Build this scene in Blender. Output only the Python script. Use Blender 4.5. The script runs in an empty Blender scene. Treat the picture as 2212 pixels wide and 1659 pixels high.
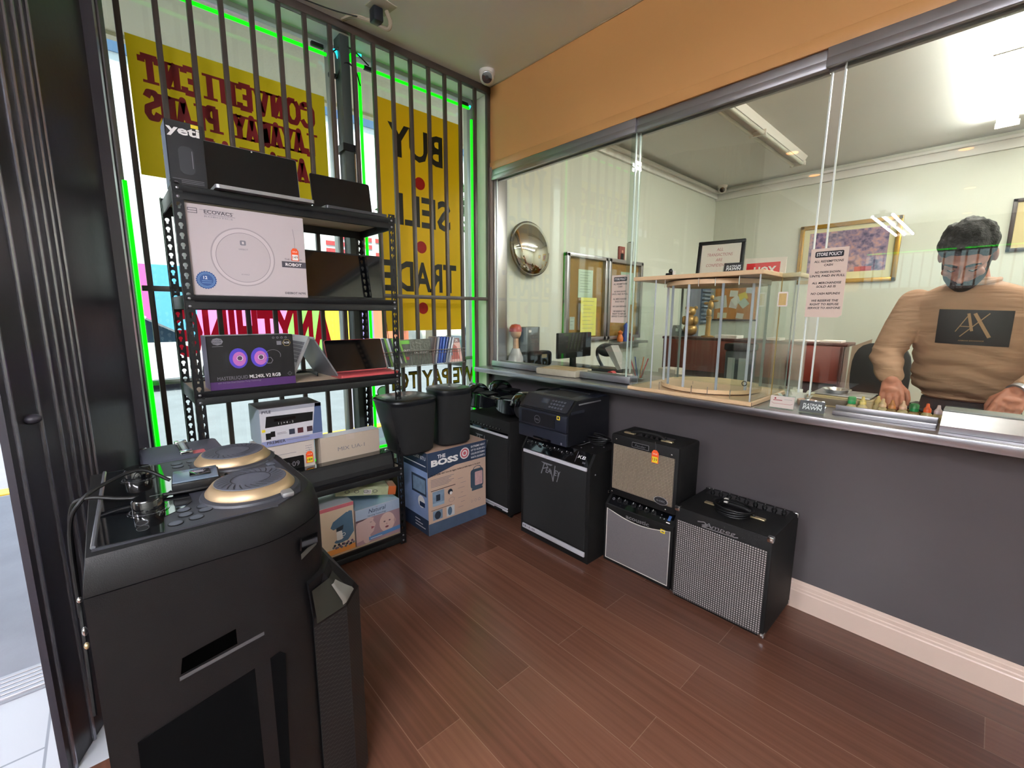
SKY, SUN, OFF_E, CUS_E, NEON = .82, 4.8, 23, 130, .39; EXPO = 1.6
import bpy, bmesh, math, random
from mathutils import Vector, Matrix, Euler
random.seed(7)
SC = bpy.context.scene
COL = SC.collection
R = math.radians
PI = math.pi

# ------------------------------------------------------------------ materials
def lin(h):
    h = h.lstrip('#')
    out = []
    for i in (0, 2, 4):
        c = int(h[i:i+2], 16)/255
        out.append(c/12.92 if c <= .04045 else ((c+.055)/1.055)**2.4)
    return (*out, 1)
MATS = {}
def mat(name, col='#808080', rough=.5, metal=0, spec=.5, vary=.06, vscale=9, bump=0, bscale=120, trans=0, coat=0, emit=None, estr=0, alpha=1):
    if name in MATS: return MATS[name]
    m = bpy.data.materials.new(name); m.use_nodes = True
    nt = m.node_tree; n = nt.nodes; l = nt.links
    b = n['Principled BSDF']
    c = lin(col) if isinstance(col, str) else (*col, 1)
    b.inputs['Roughness'].default_value = rough
    b.inputs['Metallic'].default_value = metal
    b.inputs['Specular IOR Level'].default_value = spec
    b.inputs['Coat Weight'].default_value = coat
    b.inputs['Transmission Weight'].default_value = trans
    b.inputs['Alpha'].default_value = alpha
    tc = n.new('ShaderNodeTexCoord')
    if vary:
        no = n.new('ShaderNodeTexNoise'); no.inputs['Scale'].default_value = vscale; no.inputs['Detail'].default_value = 4
        l.new(tc.outputs['Object'], no.inputs['Vector'])
        mx = n.new('ShaderNodeMix'); mx.data_type = 'RGBA'
        mx.inputs['A'].default_value = tuple(x*(1-vary) for x in c[:3])+(1,)
        mx.inputs['B'].default_value = tuple(min(1, x*(1+vary)) for x in c[:3])+(1,)
        l.new(no.outputs['Fac'], mx.inputs['Factor']); l.new(mx.outputs['Result'], b.inputs['Base Color'])
    else:
        b.inputs['Base Color'].default_value = c
    if bump:
        n2 = n.new('ShaderNodeTexNoise'); n2.inputs['Scale'].default_value = bscale; n2.inputs['Detail'].default_value = 3
        l.new(tc.outputs['Object'], n2.inputs['Vector'])
        bp = n.new('ShaderNodeBump'); bp.inputs['Strength'].default_value = bump; bp.inputs['Distance'].default_value = .004
        l.new(n2.outputs['Fac'], bp.inputs['Height']); l.new(bp.outputs['Normal'], b.inputs['Normal'])
    if emit:
        b.inputs['Emission Color'].default_value = lin(emit); b.inputs['Emission Strength'].default_value = estr
    MATS[name] = m
    return m

def glassmat(name, tint='#f4fbf6', ior=1.5, rough=.0, gain=1.0):
    """thin clear sheet: see-through with a Fresnel mirror on top"""
    if name in MATS: return MATS[name]
    m = bpy.data.materials.new(name); m.use_nodes = True
    nt = m.node_tree; n = nt.nodes; l = nt.links
    n.remove(n['Principled BSDF']); o = n['Material Output']
    tr = n.new('ShaderNodeBsdfTransparent'); tr.inputs['Color'].default_value = lin(tint)
    gl = n.new('ShaderNodeBsdfGlossy'); gl.inputs['Roughness'].default_value = rough
    lw = n.new('ShaderNodeLayerWeight'); lw.inputs['Blend'].default_value = .5
    pw = n.new('ShaderNodeMath'); pw.operation = 'POWER'; pw.inputs[1].default_value = 5
    f0 = ((ior-1)/(ior+1))**2*gain
    mu = n.new('ShaderNodeMath'); mu.operation = 'MULTIPLY_ADD'; mu.inputs[1].default_value = 1-f0; mu.inputs[2].default_value = f0; mu.use_clamp = True
    mx = n.new('ShaderNodeMixShader')
    l.new(lw.outputs['Facing'], pw.inputs[0]); l.new(pw.outputs[0], mu.inputs[0]); l.new(mu.outputs[0], mx.inputs['Fac'])
    l.new(tr.outputs[0], mx.inputs[1]); l.new(gl.outputs[0], mx.inputs[2]); l.new(mx.outputs[0], o.inputs['Surface'])
    MATS[name] = m
    return m

def gridmat(name, bright, dark, pitch, plane='xz', mort=.3, rough=.5, offset=0., w=1., metal=0., vary=.1):
    """woven grille cloth / perforated sheet: bright cells on dark lines"""
    if name in MATS: return MATS[name]
    m = bpy.data.materials.new(name); m.use_nodes = True
    nt = m.node_tree; n = nt.nodes; l = nt.links; b = n['Principled BSDF']
    tc = n.new('ShaderNodeTexCoord'); se = n.new('ShaderNodeSeparateXYZ'); co = n.new('ShaderNodeCombineXYZ')
    l.new(tc.outputs['Object'], se.inputs[0])
    ax = {'x': 'X', 'y': 'Y', 'z': 'Z'}
    l.new(se.outputs[ax[plane[0]]], co.inputs[0]); l.new(se.outputs[ax[plane[1]]], co.inputs[1])
    br = n.new('ShaderNodeTexBrick'); br.offset = offset; br.inputs['Scale'].default_value = 1
    br.inputs['Brick Width'].default_value = pitch*w; br.inputs['Row Height'].default_value = pitch
    br.inputs['Mortar Size'].default_value = pitch*mort*.5; br.inputs['Mortar Smooth'].default_value = .3
    c1 = lin(bright); br.inputs['Color1'].default_value = c1
    br.inputs['Color2'].default_value = tuple(x*(1-vary*2) for x in c1[:3])+(1,); br.inputs['Mortar'].default_value = lin(dark)
    l.new(co.outputs[0], br.inputs['Vector']); l.new(br.outputs['Color'], b.inputs['Base Color'])
    b.inputs['Roughness'].default_value = rough; b.inputs['Metallic'].default_value = metal
    MATS[name] = m
    return m

# ------------------------------------------------------------------ mesh builder
I4 = Matrix.Identity(4)
def frame(o, u, v):
    u = Vector(u).normalized(); v = Vector(v); v = (v - u*v.dot(u)).normalized(); w = u.cross(v)
    return Matrix(((u.x, v.x, w.x, o[0]), (u.y, v.y, w.y, o[1]), (u.z, v.z, w.z, o[2]), (0, 0, 0, 1)))
def FX(x, y, z): return frame((x, y, z), (0, 1, 0), (0, 0, 1))       # face looking +x
def FY(x, y, z): return frame((x, y, z), (1, 0, 0), (0, 0, 1))       # face looking -y
def FNX(x, y, z): return frame((x, y, z), (0, -1, 0), (0, 0, 1))     # face looking -x
def FZ(x, y, z): return frame((x, y, z), (1, 0, 0), (0, 1, 0))       # face looking up
_tc = {}
def textdata(s, bold=0):
    k = (s, bold)
    if k not in _tc:
        c = bpy.data.curves.new('t', 'FONT'); c.body = s; c.size = 1; c.resolution_u = 2; c.offset = bold; c.fill_mode = 'FRONT'
        o = bpy.data.objects.new('t', c)
        me = bpy.data.meshes.new_from_object(o)
        vs = [v.co.copy() for v in me.vertices]; fs = [tuple(p.vertices) for p in me.polygons]
        xs = [v.x for v in vs] or [0, 1]
        _tc[k] = ([(v.x-min(xs), v.y) for v in vs], fs, max(xs)-min(xs))
        bpy.data.objects.remove(o); bpy.data.meshes.remove(me); bpy.data.curves.remove(c)
    return _tc[k]
class B:
    def __init__(s): s.v = []; s.f = []; s.mi = []; s.sm = []; s.m = []; s.M = I4
    def add(s, vs, fs, m, smooth=False, M=None):
        T = s.M @ M if M is not None else s.M
        k = len(s.v); s.v += [tuple(T @ Vector(v)) for v in vs]
        if m not in s.m: s.m.append(m)
        i = s.m.index(m)
        for f in fs: s.f.append(tuple(a+k for a in f)); s.mi.append(i); s.sm.append(smooth)
        return s
    def box(s, a, b, m, bev=0, M=None, seg=2):
        a = Vector(a); b = Vector(b); lo = Vector(map(min, a, b)); hi = Vector(map(max, a, b))
        if bev:
            bm = bmesh.new(); bmesh.ops.create_cube(bm, size=1)
            for v in bm.verts: v.co = Vector(((lo[i]+hi[i])/2+v.co[i]*(hi[i]-lo[i])) for i in range(3))
            bev = min(bev, min(hi-lo)*.49)
            bmesh.ops.bevel(bm, geom=bm.edges[:], offset=bev, segments=seg, affect='EDGES', profile=.5)
            bm.verts.index_update()
            s.add([v.co[:] for v in bm.verts], [[v.index for v in f.verts] for f in bm.faces], m, seg > 1, M); bm.free()
            return s
        x0, y0, z0 = lo; x1, y1, z1 = hi
        return s.add([(x0,y0,z0),(x1,y0,z0),(x1,y1,z0),(x0,y1,z0),(x0,y0,z1),(x1,y0,z1),(x1,y1,z1),(x0,y1,z1)],
              [(0,3,2,1),(4,5,6,7),(0,1,5,4),(1,2,6,5),(2,3,7,6),(3,0,4,7)], m, False, M)
    def loft(s, rings, m, caps=True, smooth=True, closed=True, M=None):
        n = len(rings[0]); vs = [p for r in rings for p in r]; fs = []
        for i in range(len(rings)-1):
            for j in range(n if closed else n-1):
                k = (j+1) % n; fs.append((i*n+j, i*n+k, (i+1)*n+k, (i+1)*n+j))
        if caps and closed: fs.append(tuple(reversed(range(n)))); fs.append(tuple((len(rings)-1)*n+j for j in range(n)))
        return s.add(vs, fs, m, smooth, M)
    def tube(s, pts, r, m, n=8, caps=True):
        P = [Vector(p) for p in pts]; rs = r if isinstance(r, (list, tuple)) else [r]*len(P)
        rings = []; up = None
        for i, p in enumerate(P):
            t = (P[min(i+1, len(P)-1)]-P[max(i-1, 0)])
            if t.length < 1e-9: t = Vector((0, 0, 1))
            t.normalize()
            if up is None: up = Vector((0, 0, 1)) if abs(t.z) < .9 else Vector((1, 0, 0))
            a = t.cross(up)
            if a.length < 1e-4: a = t.cross(Vector((1, .3, .2)))
            a.normalize(); b_ = a.cross(t).normalized(); up = b_
            rings.append([p+a*rs[i]*math.cos(2*PI*j/n)-b_*rs[i]*math.sin(2*PI*j/n) for j in range(n)])
        return s.loft([[tuple(q) for q in r_] for r_ in rings], m, caps)
    def cyl(s, p0, p1, r, m, n=20, r1=None):
        return s.tube([p0, p1], [r, r if r1 is None else r1], m, n)
    def lathe(s, prof, m, n=28, M=None, smooth=True, sx=1, sy=1, caps=True):
        return s.loft([[(r*sx*math.cos(2*PI*j/n), r*sy*math.sin(2*PI*j/n), z) for j in range(n)] for r, z in prof], m, caps, smooth, True, M)
    def prism(s, pts, h, m, M=None, smooth=False):
        """2d outline (ccw) extruded from z=0 to z=h in frame M"""
        n = len(pts); vs = [(x, y, 0) for x, y in pts]+[(x, y, h) for x, y in pts]
        return s.add(vs, [tuple(reversed(range(n))), tuple(range(n, 2*n))]+[(i, (i+1) % n, n+(i+1) % n, n+i) for i in range(n)], m, smooth, M)
    def poly(s, pts, m, M=None, z=.0008):
        return s.add([(x, y, z) for x, y in pts], [tuple(range(len(pts)))], m, False, M)
    def rect(s, x0, y0, x1, y1, m, M=None, z=.0008):
        return s.poly([(x0, y0), (x1, y0), (x1, y1), (x0, y1)], m, M, z)
    def disc(s, cx, cy, r, m, M=None, z=.0008, n=28, ry=None):
        return s.poly([(cx+r*math.cos(2*PI*i/n), cy+(ry or r)*math.sin(2*PI*i/n)) for i in range(n)], m, M, z)
    def ring(s, cx, cy, r0, r1, m, M=None, z=.001, n=36, k=1., a0=0, a1=360):
        vs = []; fs = []
        full = a1-a0 >= 360
        for i in range(n if full else n+1):
            a = R(a0+(a1-a0)*i/n)
            vs += [(cx+r0*math.cos(a), cy+r0*k*math.sin(a), z), (cx+r1*math.cos(a), cy+r1*k*math.sin(a), z)]
        for i in range(n): 
            j = (i+1) % n if full else i+1
            fs.append((2*i, 2*i+1, 2*j+1, 2*j))
        return s.add(vs, fs, m, False, M)
    def line(s, pts, w, m, M=None, z=.001):
        for (x0, y0), (x1, y1) in zip(pts, pts[1:]):
            d = math.hypot(x1-x0, y1-y0) or 1; nx, ny = -(y1-y0)/d*w/2, (x1-x0)/d*w/2
            s.poly([(x0-nx, y0-ny), (x1-nx, y1-ny), (x1+nx, y1+ny), (x0+nx, y0+ny)], m, M, z)
        return s
    def text(s, t, x, y, h, m, M=None, w=None, al='c', z=.0014, bold=0, slant=0, thick=0):
        """cap height h, baseline y"""
        vs, fs, tw = textdata(t, bold); k = h/.70
        kx = (w/tw) if w else k
        off = {'c': -tw*kx/2, 'l': 0, 'r': -tw*kx}[al]
        n = len(vs)
        V = [(x+off+a*kx+b*k*slant, y+b*k, z+thick) for a, b in vs]
        s.add(V, fs, m, False, M)
        return s
    def ell(s, c, r, m, n=20, k=12, M=None, sm=True):
        rings = []
        for i in range(1, k):
            a = -PI/2+PI*i/k
            rings.append([(c[0]+r[0]*math.cos(a)*math.cos(2*PI*j/n), c[1]+r[1]*math.cos(a)*math.sin(2*PI*j/n), c[2]+r[2]*math.sin(a)) for j in range(n)])
        vs = [p for q in rings for p in q]; vs += [(c[0], c[1], c[2]-r[2]), (c[0], c[1], c[2]+r[2])]
        fs = [(i*n+j, i*n+(j+1) % n, (i+1)*n+(j+1) % n, (i+1)*n+j) for i in range(k-2) for j in range(n)]
        L = len(vs)
        fs += [(L-2, (j+1) % n, j) for j in range(n)]+[(L-1, (k-2)*n+j, (k-2)*n+(j+1) % n) for j in range(n)]
        return s.add(vs, fs, m, sm, M)
    def mesh(s, name):
        me = bpy.data.meshes.new(name); me.from_pydata(s.v, [], s.f)
        for m in s.m: me.materials.append(m)
        me.polygons.foreach_set('material_index', s.mi); me.polygons.foreach_set('use_smooth', s.sm)
        if any(s.sm): me.set_sharp_from_angle(angle=.7)
        me.update()
        return me
    def build(s, name, parent=None, label=None):
        o = bpy.data.objects.new(name, s.mesh(name)); COL.objects.link(o)
        if parent is not None: adopt(o, parent)
        if label: o['label'] = label
        return o
WM = {}
def wmat(o): return WM.get(o.name, I4)
def adopt(o, p):
    o.parent = p; o.matrix_parent_inverse = wmat(p).inverted()
def thing(name, label, cat, loc=(0, 0, 0), group=None, rz=0):
    o = bpy.data.objects.new(name, None); COL.objects.link(o); o.empty_display_size = .05
    o.location = loc; o.rotation_euler = (0, 0, rz)
    WM[o.name] = Matrix.Translation(loc) @ Matrix.Rotation(rz, 4, 'Z')
    o['label'] = label; o['category'] = cat
    if group: o['group'] = group
    return o
def tag(o, label, cat, group=None):
    o['label'] = label; o['category'] = cat
    if group: o['group'] = group
    return o
def struct(name, b):
    o = b.build(name); o['kind'] = 'structure'; return o
def stuff(o): o['kind'] = 'stuff'; return o
def rebase(o, loc):
    """give a one-mesh thing its own origin"""
    L = Vector(loc); o.data.transform(Matrix.Translation(-L)); o.location = L; return o
def dup(o, D, label=None, parent=None, M=None):
    """copy a thing with its parts; D moves it in world space"""
    c = o.copy(); COL.objects.link(c)
    if parent is None:
        c.matrix_world = (D @ o.matrix_basis) if o.parent is None else c.matrix_world
    else: c.parent = parent
    for ch in o.children: dup(ch, D, None, c)
    if label: c['label'] = label
    return c
def child_list(o): return [c for c in bpy.data.objects if c.parent == o]
def arc(cx, cy, r, a0, a1, n): return [(cx+r*math.cos(R(a0+(a1-a0)*i/n)), cy+r*math.sin(R(a0+(a1-a0)*i/n))) for i in range(n+1)]
def rrect(x0, y0, x1, y1, r, n=4):
    return arc(x1-r, y0+r, r, -90, 0, n)+arc(x1-r, y1-r, r, 0, 90, n)+arc(x0+r, y1-r, r, 90, 180, n)+arc(x0+r, y0+r, r, 180, 270, n)
def bez(P, n=24):
    """catmull-rom through P"""
    P = [Vector(p) for p in P]; Q = [P[0]*2-P[1]]+P+[P[-1]*2-P[-2]]; out = []
    for i in range(1, len(Q)-2):
        for k in range(n):
            t = k/n; a, b, c, d = Q[i-1:i+3]
            out.append(.5*((2*b)+(c-a)*t+(2*a-5*b+4*c-d)*t*t+(3*b-a-3*c+d)*t**3))
    out.append(P[-1]); return out

# ------------------------------------------------------------------ palette
black = mat('black_plastic', '#0a0a0c', .45, spec=.3, vary=.15)
gloss = mat('gloss_black', '#07080b', .06, coat=.5, vary=0)
tolex = mat('tolex', '#0b0a0b', .6, spec=.3, bump=.5, bscale=500)
bksteel = mat('rack_black_steel', '#0e0f12', .42, spec=.35, vary=.1)
barm = mat('grille_bar_paint', '#463d38', .42, vary=.12, vscale=20)
chrome = mat('chrome', '#d8d8d8', .18, metal=1, vary=0)
steel = mat('brushed_steel', '#b4b3b8', .28, metal=1, vary=.08, vscale=30)
alu = mat('aluminium', '#a9a8ac', .35, metal=.9, vary=.05)
white = mat('white_plastic', '#d8d4cc', .45, vary=.02)
paper = mat('white_paper', '#e6dcd6', .8, vary=.02)
bkink = mat('black_ink', '#16151a', .7, vary=0)
greyink = mat('grey_ink', '#77747c', .7, vary=0)
redink = mat('red_ink', '#b01c24', .6, vary=0)
whiteink = mat('white_ink', '#e8e4e2', .7, vary=0)
orange_tag = mat('orange_card', '#e8541c', .7, vary=0)
yellow_tag = mat('yellow_sticker', '#e8cf2a', .7, vary=0)
blueink = mat('blue_ink', '#2d4f86', .6, vary=0)
ltblue = mat('light_blue_ink', '#7fa3cc', .6, vary=0)
navy = mat('navy_print', '#1f2f55', .55, vary=.05)
wood = mat('pale_plywood', '#cfae84', .5, vary=.08, vscale=25)
board = mat('particle_board', '#b9a48c', .8, vary=.1, vscale=60)
skin = mat('skin', '#b0705a', .5, vary=.08, vscale=25)
# ------------------------------------------------------------------ camera
cam = bpy.data.cameras.new('camera'); co = bpy.data.objects.new('camera', cam); COL.objects.link(co); SC.camera = co
cam.sensor_fit = 'HORIZONTAL'; cam.sensor_width = 36; cam.lens = 952.81/2212*36; cam.clip_start = .02; cam.clip_end = 300
yaw, pit, rol = R(137.35166), R(-9.09391), R(.21729)
fw = Vector((math.cos(pit)*math.cos(yaw), math.cos(pit)*math.sin(yaw), math.sin(pit)))
rt = fw.cross(Vector((0, 0, 1))).normalized(); up = rt.cross(fw)
rt, up = rt*math.cos(rol)+up*math.sin(rol), -rt*math.sin(rol)+up*math.cos(rol)
CAM = Vector((2.70137, -2.25139, 1.35))
co.matrix_world = Matrix(((rt.x, up.x, -fw.x, CAM.x), (rt.y, up.y, -fw.y, CAM.y), (rt.z, up.z, -fw.z, CAM.z), (0, 0, 0, 1)))
vs = SC.view_settings; vs.view_transform = 'Standard'; vs.look = 'None'; vs.gamma = 1; vs.exposure = EXPO; vs.use_curve_mapping = False
SC.display_settings.display_device = 'sRGB'
cy = SC.cycles; cy.max_bounces = 8; cy.diffuse_bounces = 4; cy.use_adaptive_sampling = True; cy.adaptive_threshold = .02; cy.glossy_bounces = 4; cy.transparent_max_bounces = 24; cy.transmission_bounces = 4
cy.caustics_reflective = False; cy.caustics_refractive = False; cy.sample_clamp_indirect = 4; cy.use_denoising = True

# world: bright hazy daylight
w = bpy.data.worlds.new('sky'); SC.world = w; w.use_nodes = True
w.node_tree.nodes['Background'].inputs[0].default_value = (.72, .85, 1, 1); w.node_tree.nodes['Background'].inputs[1].default_value = SKY
def lamp(name, kind, loc, rot=(0, 0, 0), e=10, col=(1, 1, 1), size=.1, size_y=None, spot=None):
    d = bpy.data.lights.new(name, kind); d.energy = e; d.color = col
    if kind == 'AREA':
        d.shape = 'RECTANGLE' if size_y else 'DISK'; d.size = size
        if size_y: d.size_y = size_y
    elif kind == 'SUN': d.angle = size
    else: d.shadow_soft_size = size
    if spot: d.spot_size = spot; d.spot_blend = .6
    o = bpy.data.objects.new(name, d); COL.objects.link(o); o.location = loc; o.rotation_euler = rot
    return o
sun = lamp('sun', 'SUN', (0, 0, 20), e=SUN, col=(1, .95, .88), size=.02)
sun.rotation_euler = Vector((-.34, .25, -.95)).to_track_quat('-Z', 'Y').to_euler()

# ------------------------------------------------------------------ room materials
def floormat():
    m = bpy.data.materials.new('laminate_planks'); m.use_nodes = True; nt = m.node_tree; n = nt.nodes; l = nt.links; b = n['Principled BSDF']
    tc = n.new('ShaderNodeTexCoord'); mp = n.new('ShaderNodeMapping'); mp.inputs['Location'].default_value = (.32, .016, 0)
    l.new(tc.outputs['Object'], mp.inputs[0])
    br = n.new('ShaderNodeTexBrick'); br.offset = .37; br.offset_frequency = 2; br.inputs['Scale'].default_value = 1
    br.inputs['Brick Width'].default_value = 1.2; br.inputs['Row Height'].default_value = .165; br.inputs['Mortar Size'].default_value = .0012
    br.inputs['Mortar Smooth'].default_value = .1
    br.inputs['Color1'].default_value = lin('#6e4a3c'); br.inputs['Color2'].default_value = lin('#5b3b30'); br.inputs['Mortar'].default_value = lin('#7c5e50')
    l.new(mp.outputs[0], br.inputs['Vector'])
    m2 = n.new('ShaderNodeMapping'); m2.inputs['Scale'].default_value = (1.3, 55, 1); l.new(tc.outputs['Object'], m2.inputs[0])
    no = n.new('ShaderNodeTexNoise'); no.inputs['Scale'].default_value = 1; no.inputs['Detail'].default_value = 6; no.inputs['Distortion'].default_value = 0
    l.new(m2.outputs[0], no.inputs['Vector'])
    rp = n.new('ShaderNodeValToRGB'); rp.color_ramp.elements[0].position = .1; rp.color_ramp.elements[0].color = (.55, .53, .53, 1)
    rp.color_ramp.elements[1].position = .9; rp.color_ramp.elements[1].color = (1.3, 1.27, 1.22, 1)
    l.new(no.outputs['Fac'], rp.inputs[0])
    no2 = n.new('ShaderNodeTexNoise'); no2.inputs['Scale'].default_value = 1.6; no2.inputs['Detail'].default_value = 3; l.new(tc.outputs['Object'], no2.inputs['Vector'])
    mx = n.new('ShaderNodeMix'); mx.data_type = 'RGBA'; mx.blend_type = 'MULTIPLY'; mx.inputs['Factor'].default_value = .8
    l.new(br.outputs['Color'], mx.inputs['A']); l.new(rp.outputs[0], mx.inputs['B']); l.new(mx.outputs['Result'], b.inputs['Base Color'])
    rr = n.new('ShaderNodeMapRange'); rr.inputs['To Min'].default_value = .15; rr.inputs['To Max'].default_value = .26
    l.new(no2.outputs['Fac'], rr.inputs['Value']); l.new(rr.outputs[0], b.inputs['Roughness'])
    bp = n.new('ShaderNodeBump'); bp.inputs['Strength'].default_value = .25; bp.inputs['Distance'].default_value = .002
    l.new(no.outputs['Fac'], bp.inputs['Height']); l.new(bp.outputs['Normal'], b.inputs['Normal'])
    return m
planks = floormat()
kneem = mat('dark_grey_wall_paint', '#4b4648', .3, vary=.12, vscale=2.5, bump=.25, bscale=14)
orangem = mat('ochre_wall_paint', '#cf9a60', .38, vary=.04, vscale=3, bump=.35, bscale=22)
sagem = mat('sage_wall_paint', '#c8ccc0', .55, vary=.04, vscale=2, bump=.1, bscale=30)
ceilm = mat('ceiling_paint', '#e4e8e4', .6, vary=.04, vscale=2, bump=.15, bscale=30)
offceil = mat('office_ceiling_paint', '#dcdcd8', .6, vary=.03, vscale=2)
trimw = mat('white_trim', '#d9c2b4', .35, vary=.05)
darkpanel = mat('dark_jamb_paint', '#302e36', .33, vary=.15, vscale=5, bump=.1, bscale=40)
concrete = mat('sidewalk_concrete', '#8e9098', .9, vary=.2, vscale=5, bump=.6, bscale=25)
asphalt = mat('asphalt', '#686b74', .9, vary=.22, vscale=3, bump=.8, bscale=30)
entrytile = gridmat('entry_tile', '#c9ccd2', '#8b8f98', .42, 'xy', .02, .3, .5)
soffitm = mat('stucco_soffit', '#fff0dc', .9, vary=.1, vscale=1.5, bump=.6, bscale=40)
clear = glassmat('clear_pane', '#f0f8f2', 1.5)
security = glassmat('security_glass', '#fafcf7', 1.52, gain=1.25)

# floor, ceiling
b = B(); b.box((-.02, -2.36, -.1), (5.2, 3.9, 0), planks); b.box((1.02, -8.6, -.1), (5.2, -2.36, 0), planks); struct('floor', b)
b = B(); b.box((.5, -8.6, -.1), (1.02, -2.36, 0), entrytile); struct('floor_entry', b)
b = B(); b.box((-.2, -8.8, 2.97), (5.4, .14, 3.15), ceilm); struct('ceiling', b)
b = B(); b.box((-.2, .14, 2.97), (5.4, 4.1, 3.15), offceil)
struct('ceiling_office', b)
# counter wall
b = B(); b.box((0, 0, 0), (5.2, .12, .905), kneem); struct('wall_counter', b)
b = B(); b.prism([(0, 0), (.14, 0), (.14, .64), (0, .64)], 5.2, orangem, frame((0, 0, 2.40), (0, 1, 0), (0, 0, 1)))
b.v = [(x, y, z) for x, y, z in b.v]
b.box((0, -.008, 2.40), (5.2, 0, 2.455), orangem, .004)
struct('wall_header', b)
b = B()
prof = [(0, 0), (-.016, 0), (-.016, .085), (-.013, .09), (-.013, .1), (-.010, .104), (-.010, .118), (-.006, .122), (-.004, .132), (0, .134)]
b.prism([(-y, z) for y, z in prof][::-1], 5.2, trimw, frame((0, 0, 0), (0, -1, 0), (0, 0, 1)) @ Matrix.Scale(-1, 4, (0, 0, 1)))
struct('baseboard_counter', b)
b = B()   # jamb at the end of the opening
b.box((.0, -.012, .94), (.035, .14, 2.42), mat('jamb_paint', '#93877c', .5)); b.box((.035, .0, .94), (.055, .13, 2.40), alu, .003)
struct('trim_1', b)
# office walls
b = B(); b.box((-.2, .12, 0), (0, 4.1, 2.97), sagem); struct('wall_office_left', b)
b = B(); b.box((0, 3.9, 0), (5.4, 4.1, 2.97), sagem); struct('wall_office_back', b)
b = B(); b.box((5.2, -8.8, 0), (5.4, 4.1, 2.97), sagem); struct('wall_right', b)
cream = mat('cream_wall_paint', '#b08a5a', .6)
WB, WT = 1.8, 2.5
b = B(); b.box((.3, -8.8, 0), (5.4, -8.6, WB), mat('dark_board', '#332d28', .6)); b.box((.3, -8.8, WT), (5.4, -8.6, 2.97), MATS['dark_board']); b.box((.3, -8.8, WB), (.8, -8.6, WT), cream); b.box((3.6, -8.8, WB), (5.4, -8.6, WT), cream); struct('wall_far', b)
b = B()
for x in (.8, 2.1, 3.54): b.box((x, -8.72, WB), (x+.06, -8.66, WT), alu)
b.box((.8, -8.72, WB), (3.6, -8.66, WB+.05), alu); b.box((.8, -8.72, WT-.05), (3.6, -8.66, WT), alu); o = struct('window_3', b)
g = B(); g.box((.86, -8.70, WB+.05), (3.54, -8.69, WT-.05), clear); g.build('pane', o)
b = B()   # moulding and ledge under the office ceiling
b.box((0, 3.84, 2.9), (5.2, 3.9, 2.93), offceil, .006); b.box((0, 3.87, 2.82), (5.2, 3.9, 2.9), offceil, .004)
b.box((0, .14, 2.9), (.06, 3.84, 2.93), offceil, .006); b.box((0, .14, 2.84), (.03, 3.9, 2.9), offceil, .004)
struct('trim_2', b)
# street side wall with the window and the doorway
facade = mat('facade_paint', '#8b8378', .8)
b = B(); b.box((-.3, -2.3, -.1), (0, .12, .36), mat('olive_wall_paint', '#6d6b58', .6)); b.box((-.3, -2.2, 2.955), (0, .12, 3.3), facade)
b.box((-.17, -2.12, 2.925), (-.02, -.02, 2.952), mat('reveal_white', '#d8dcd4', .5)); b.box((-.3, -.015, .36), (-.03, .12, 2.96), mat('window_reveal', '#c9c7b4', .5)); struct('wall_window', b)
b = B(); b.box((-.3, -3.75, 2.35), (.52, -2.45, 3.3), facade); b.box((-.3, -8.8, 0), (.5, -3.75, 3.3), facade); struct('wall_street', b)
b = B()   # dark ribbed metal post between window and doorway
pl = [(0, -2.134), (.0, -2.36), (.46, -2.52), (1.02, -2.475), (1.02, -2.46), (.43, -2.195), (.42, -2.162), (.06, -2.136)]
b.prism(pl[::-1], 2.97, darkpanel)
A = Vector((1.02, -2.46)); Bq = Vector((.43, -2.195)); dv = (Bq-A).normalized(); nv = Vector((dv.y, -dv.x))*-1
if nv.dot(Vector((1, 1))) < 0: nv = -nv
for s_ in (.04, .19, .305, .37, .43, .485, .53):
    p = A+(Bq-A)*s_
    b.tube([(p.x+nv.x*.001, p.y+nv.y*.001, 0), (p.x+nv.x*.001, p.y+nv.y*.001, 2.97)], .006, mat('rib_paint', '#8e8d96', .25, metal=.8, vary=.1), 8)
b.box((.19, -2.19, 0), (.21, -2.142, 2.97), darkpanel); b.box((.03, -2.16, 0), (.055, -2.130, 2.97), mat('rib_paint', '#353338'))
b.ell((.95, -2.42, 1.06), (.02, .02, .014), darkpanel)
struct('wall_left', b)
b = B()   # door threshold
for i in range(6): b.box((.36+i*.025, -3.75, 0), (.38+i*.025, -2.5, .012), alu, .003, seg=1)
b.box((.35, -3.75, -.02), (.52, -2.5, .004), alu); struct('trim_3', b)
b = B(); b.box((-2.2, -40, -.12), (.5, 40, -.02), concrete); struct('ground_sidewalk', b)
b = B(); b.box((-2.36, -40, -.14), (-2.2, 40, -.01), mat('yellow_kerb_paint', '#c9a63a', .8, vary=.15)); struct('trim_kerb', b)
b = B(); b.box((-60, -60, -.2), (-2.36, 60, -.13), asphalt); struct('ground_street', b)
b = B(); b.box((-.98, -14, 2.95), (-.3, 14, 3.25), soffitm); b.box((-1.02, -14, 2.93), (-.96, 14, 3.3), soffitm); struct('roof_overhang', b)

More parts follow.
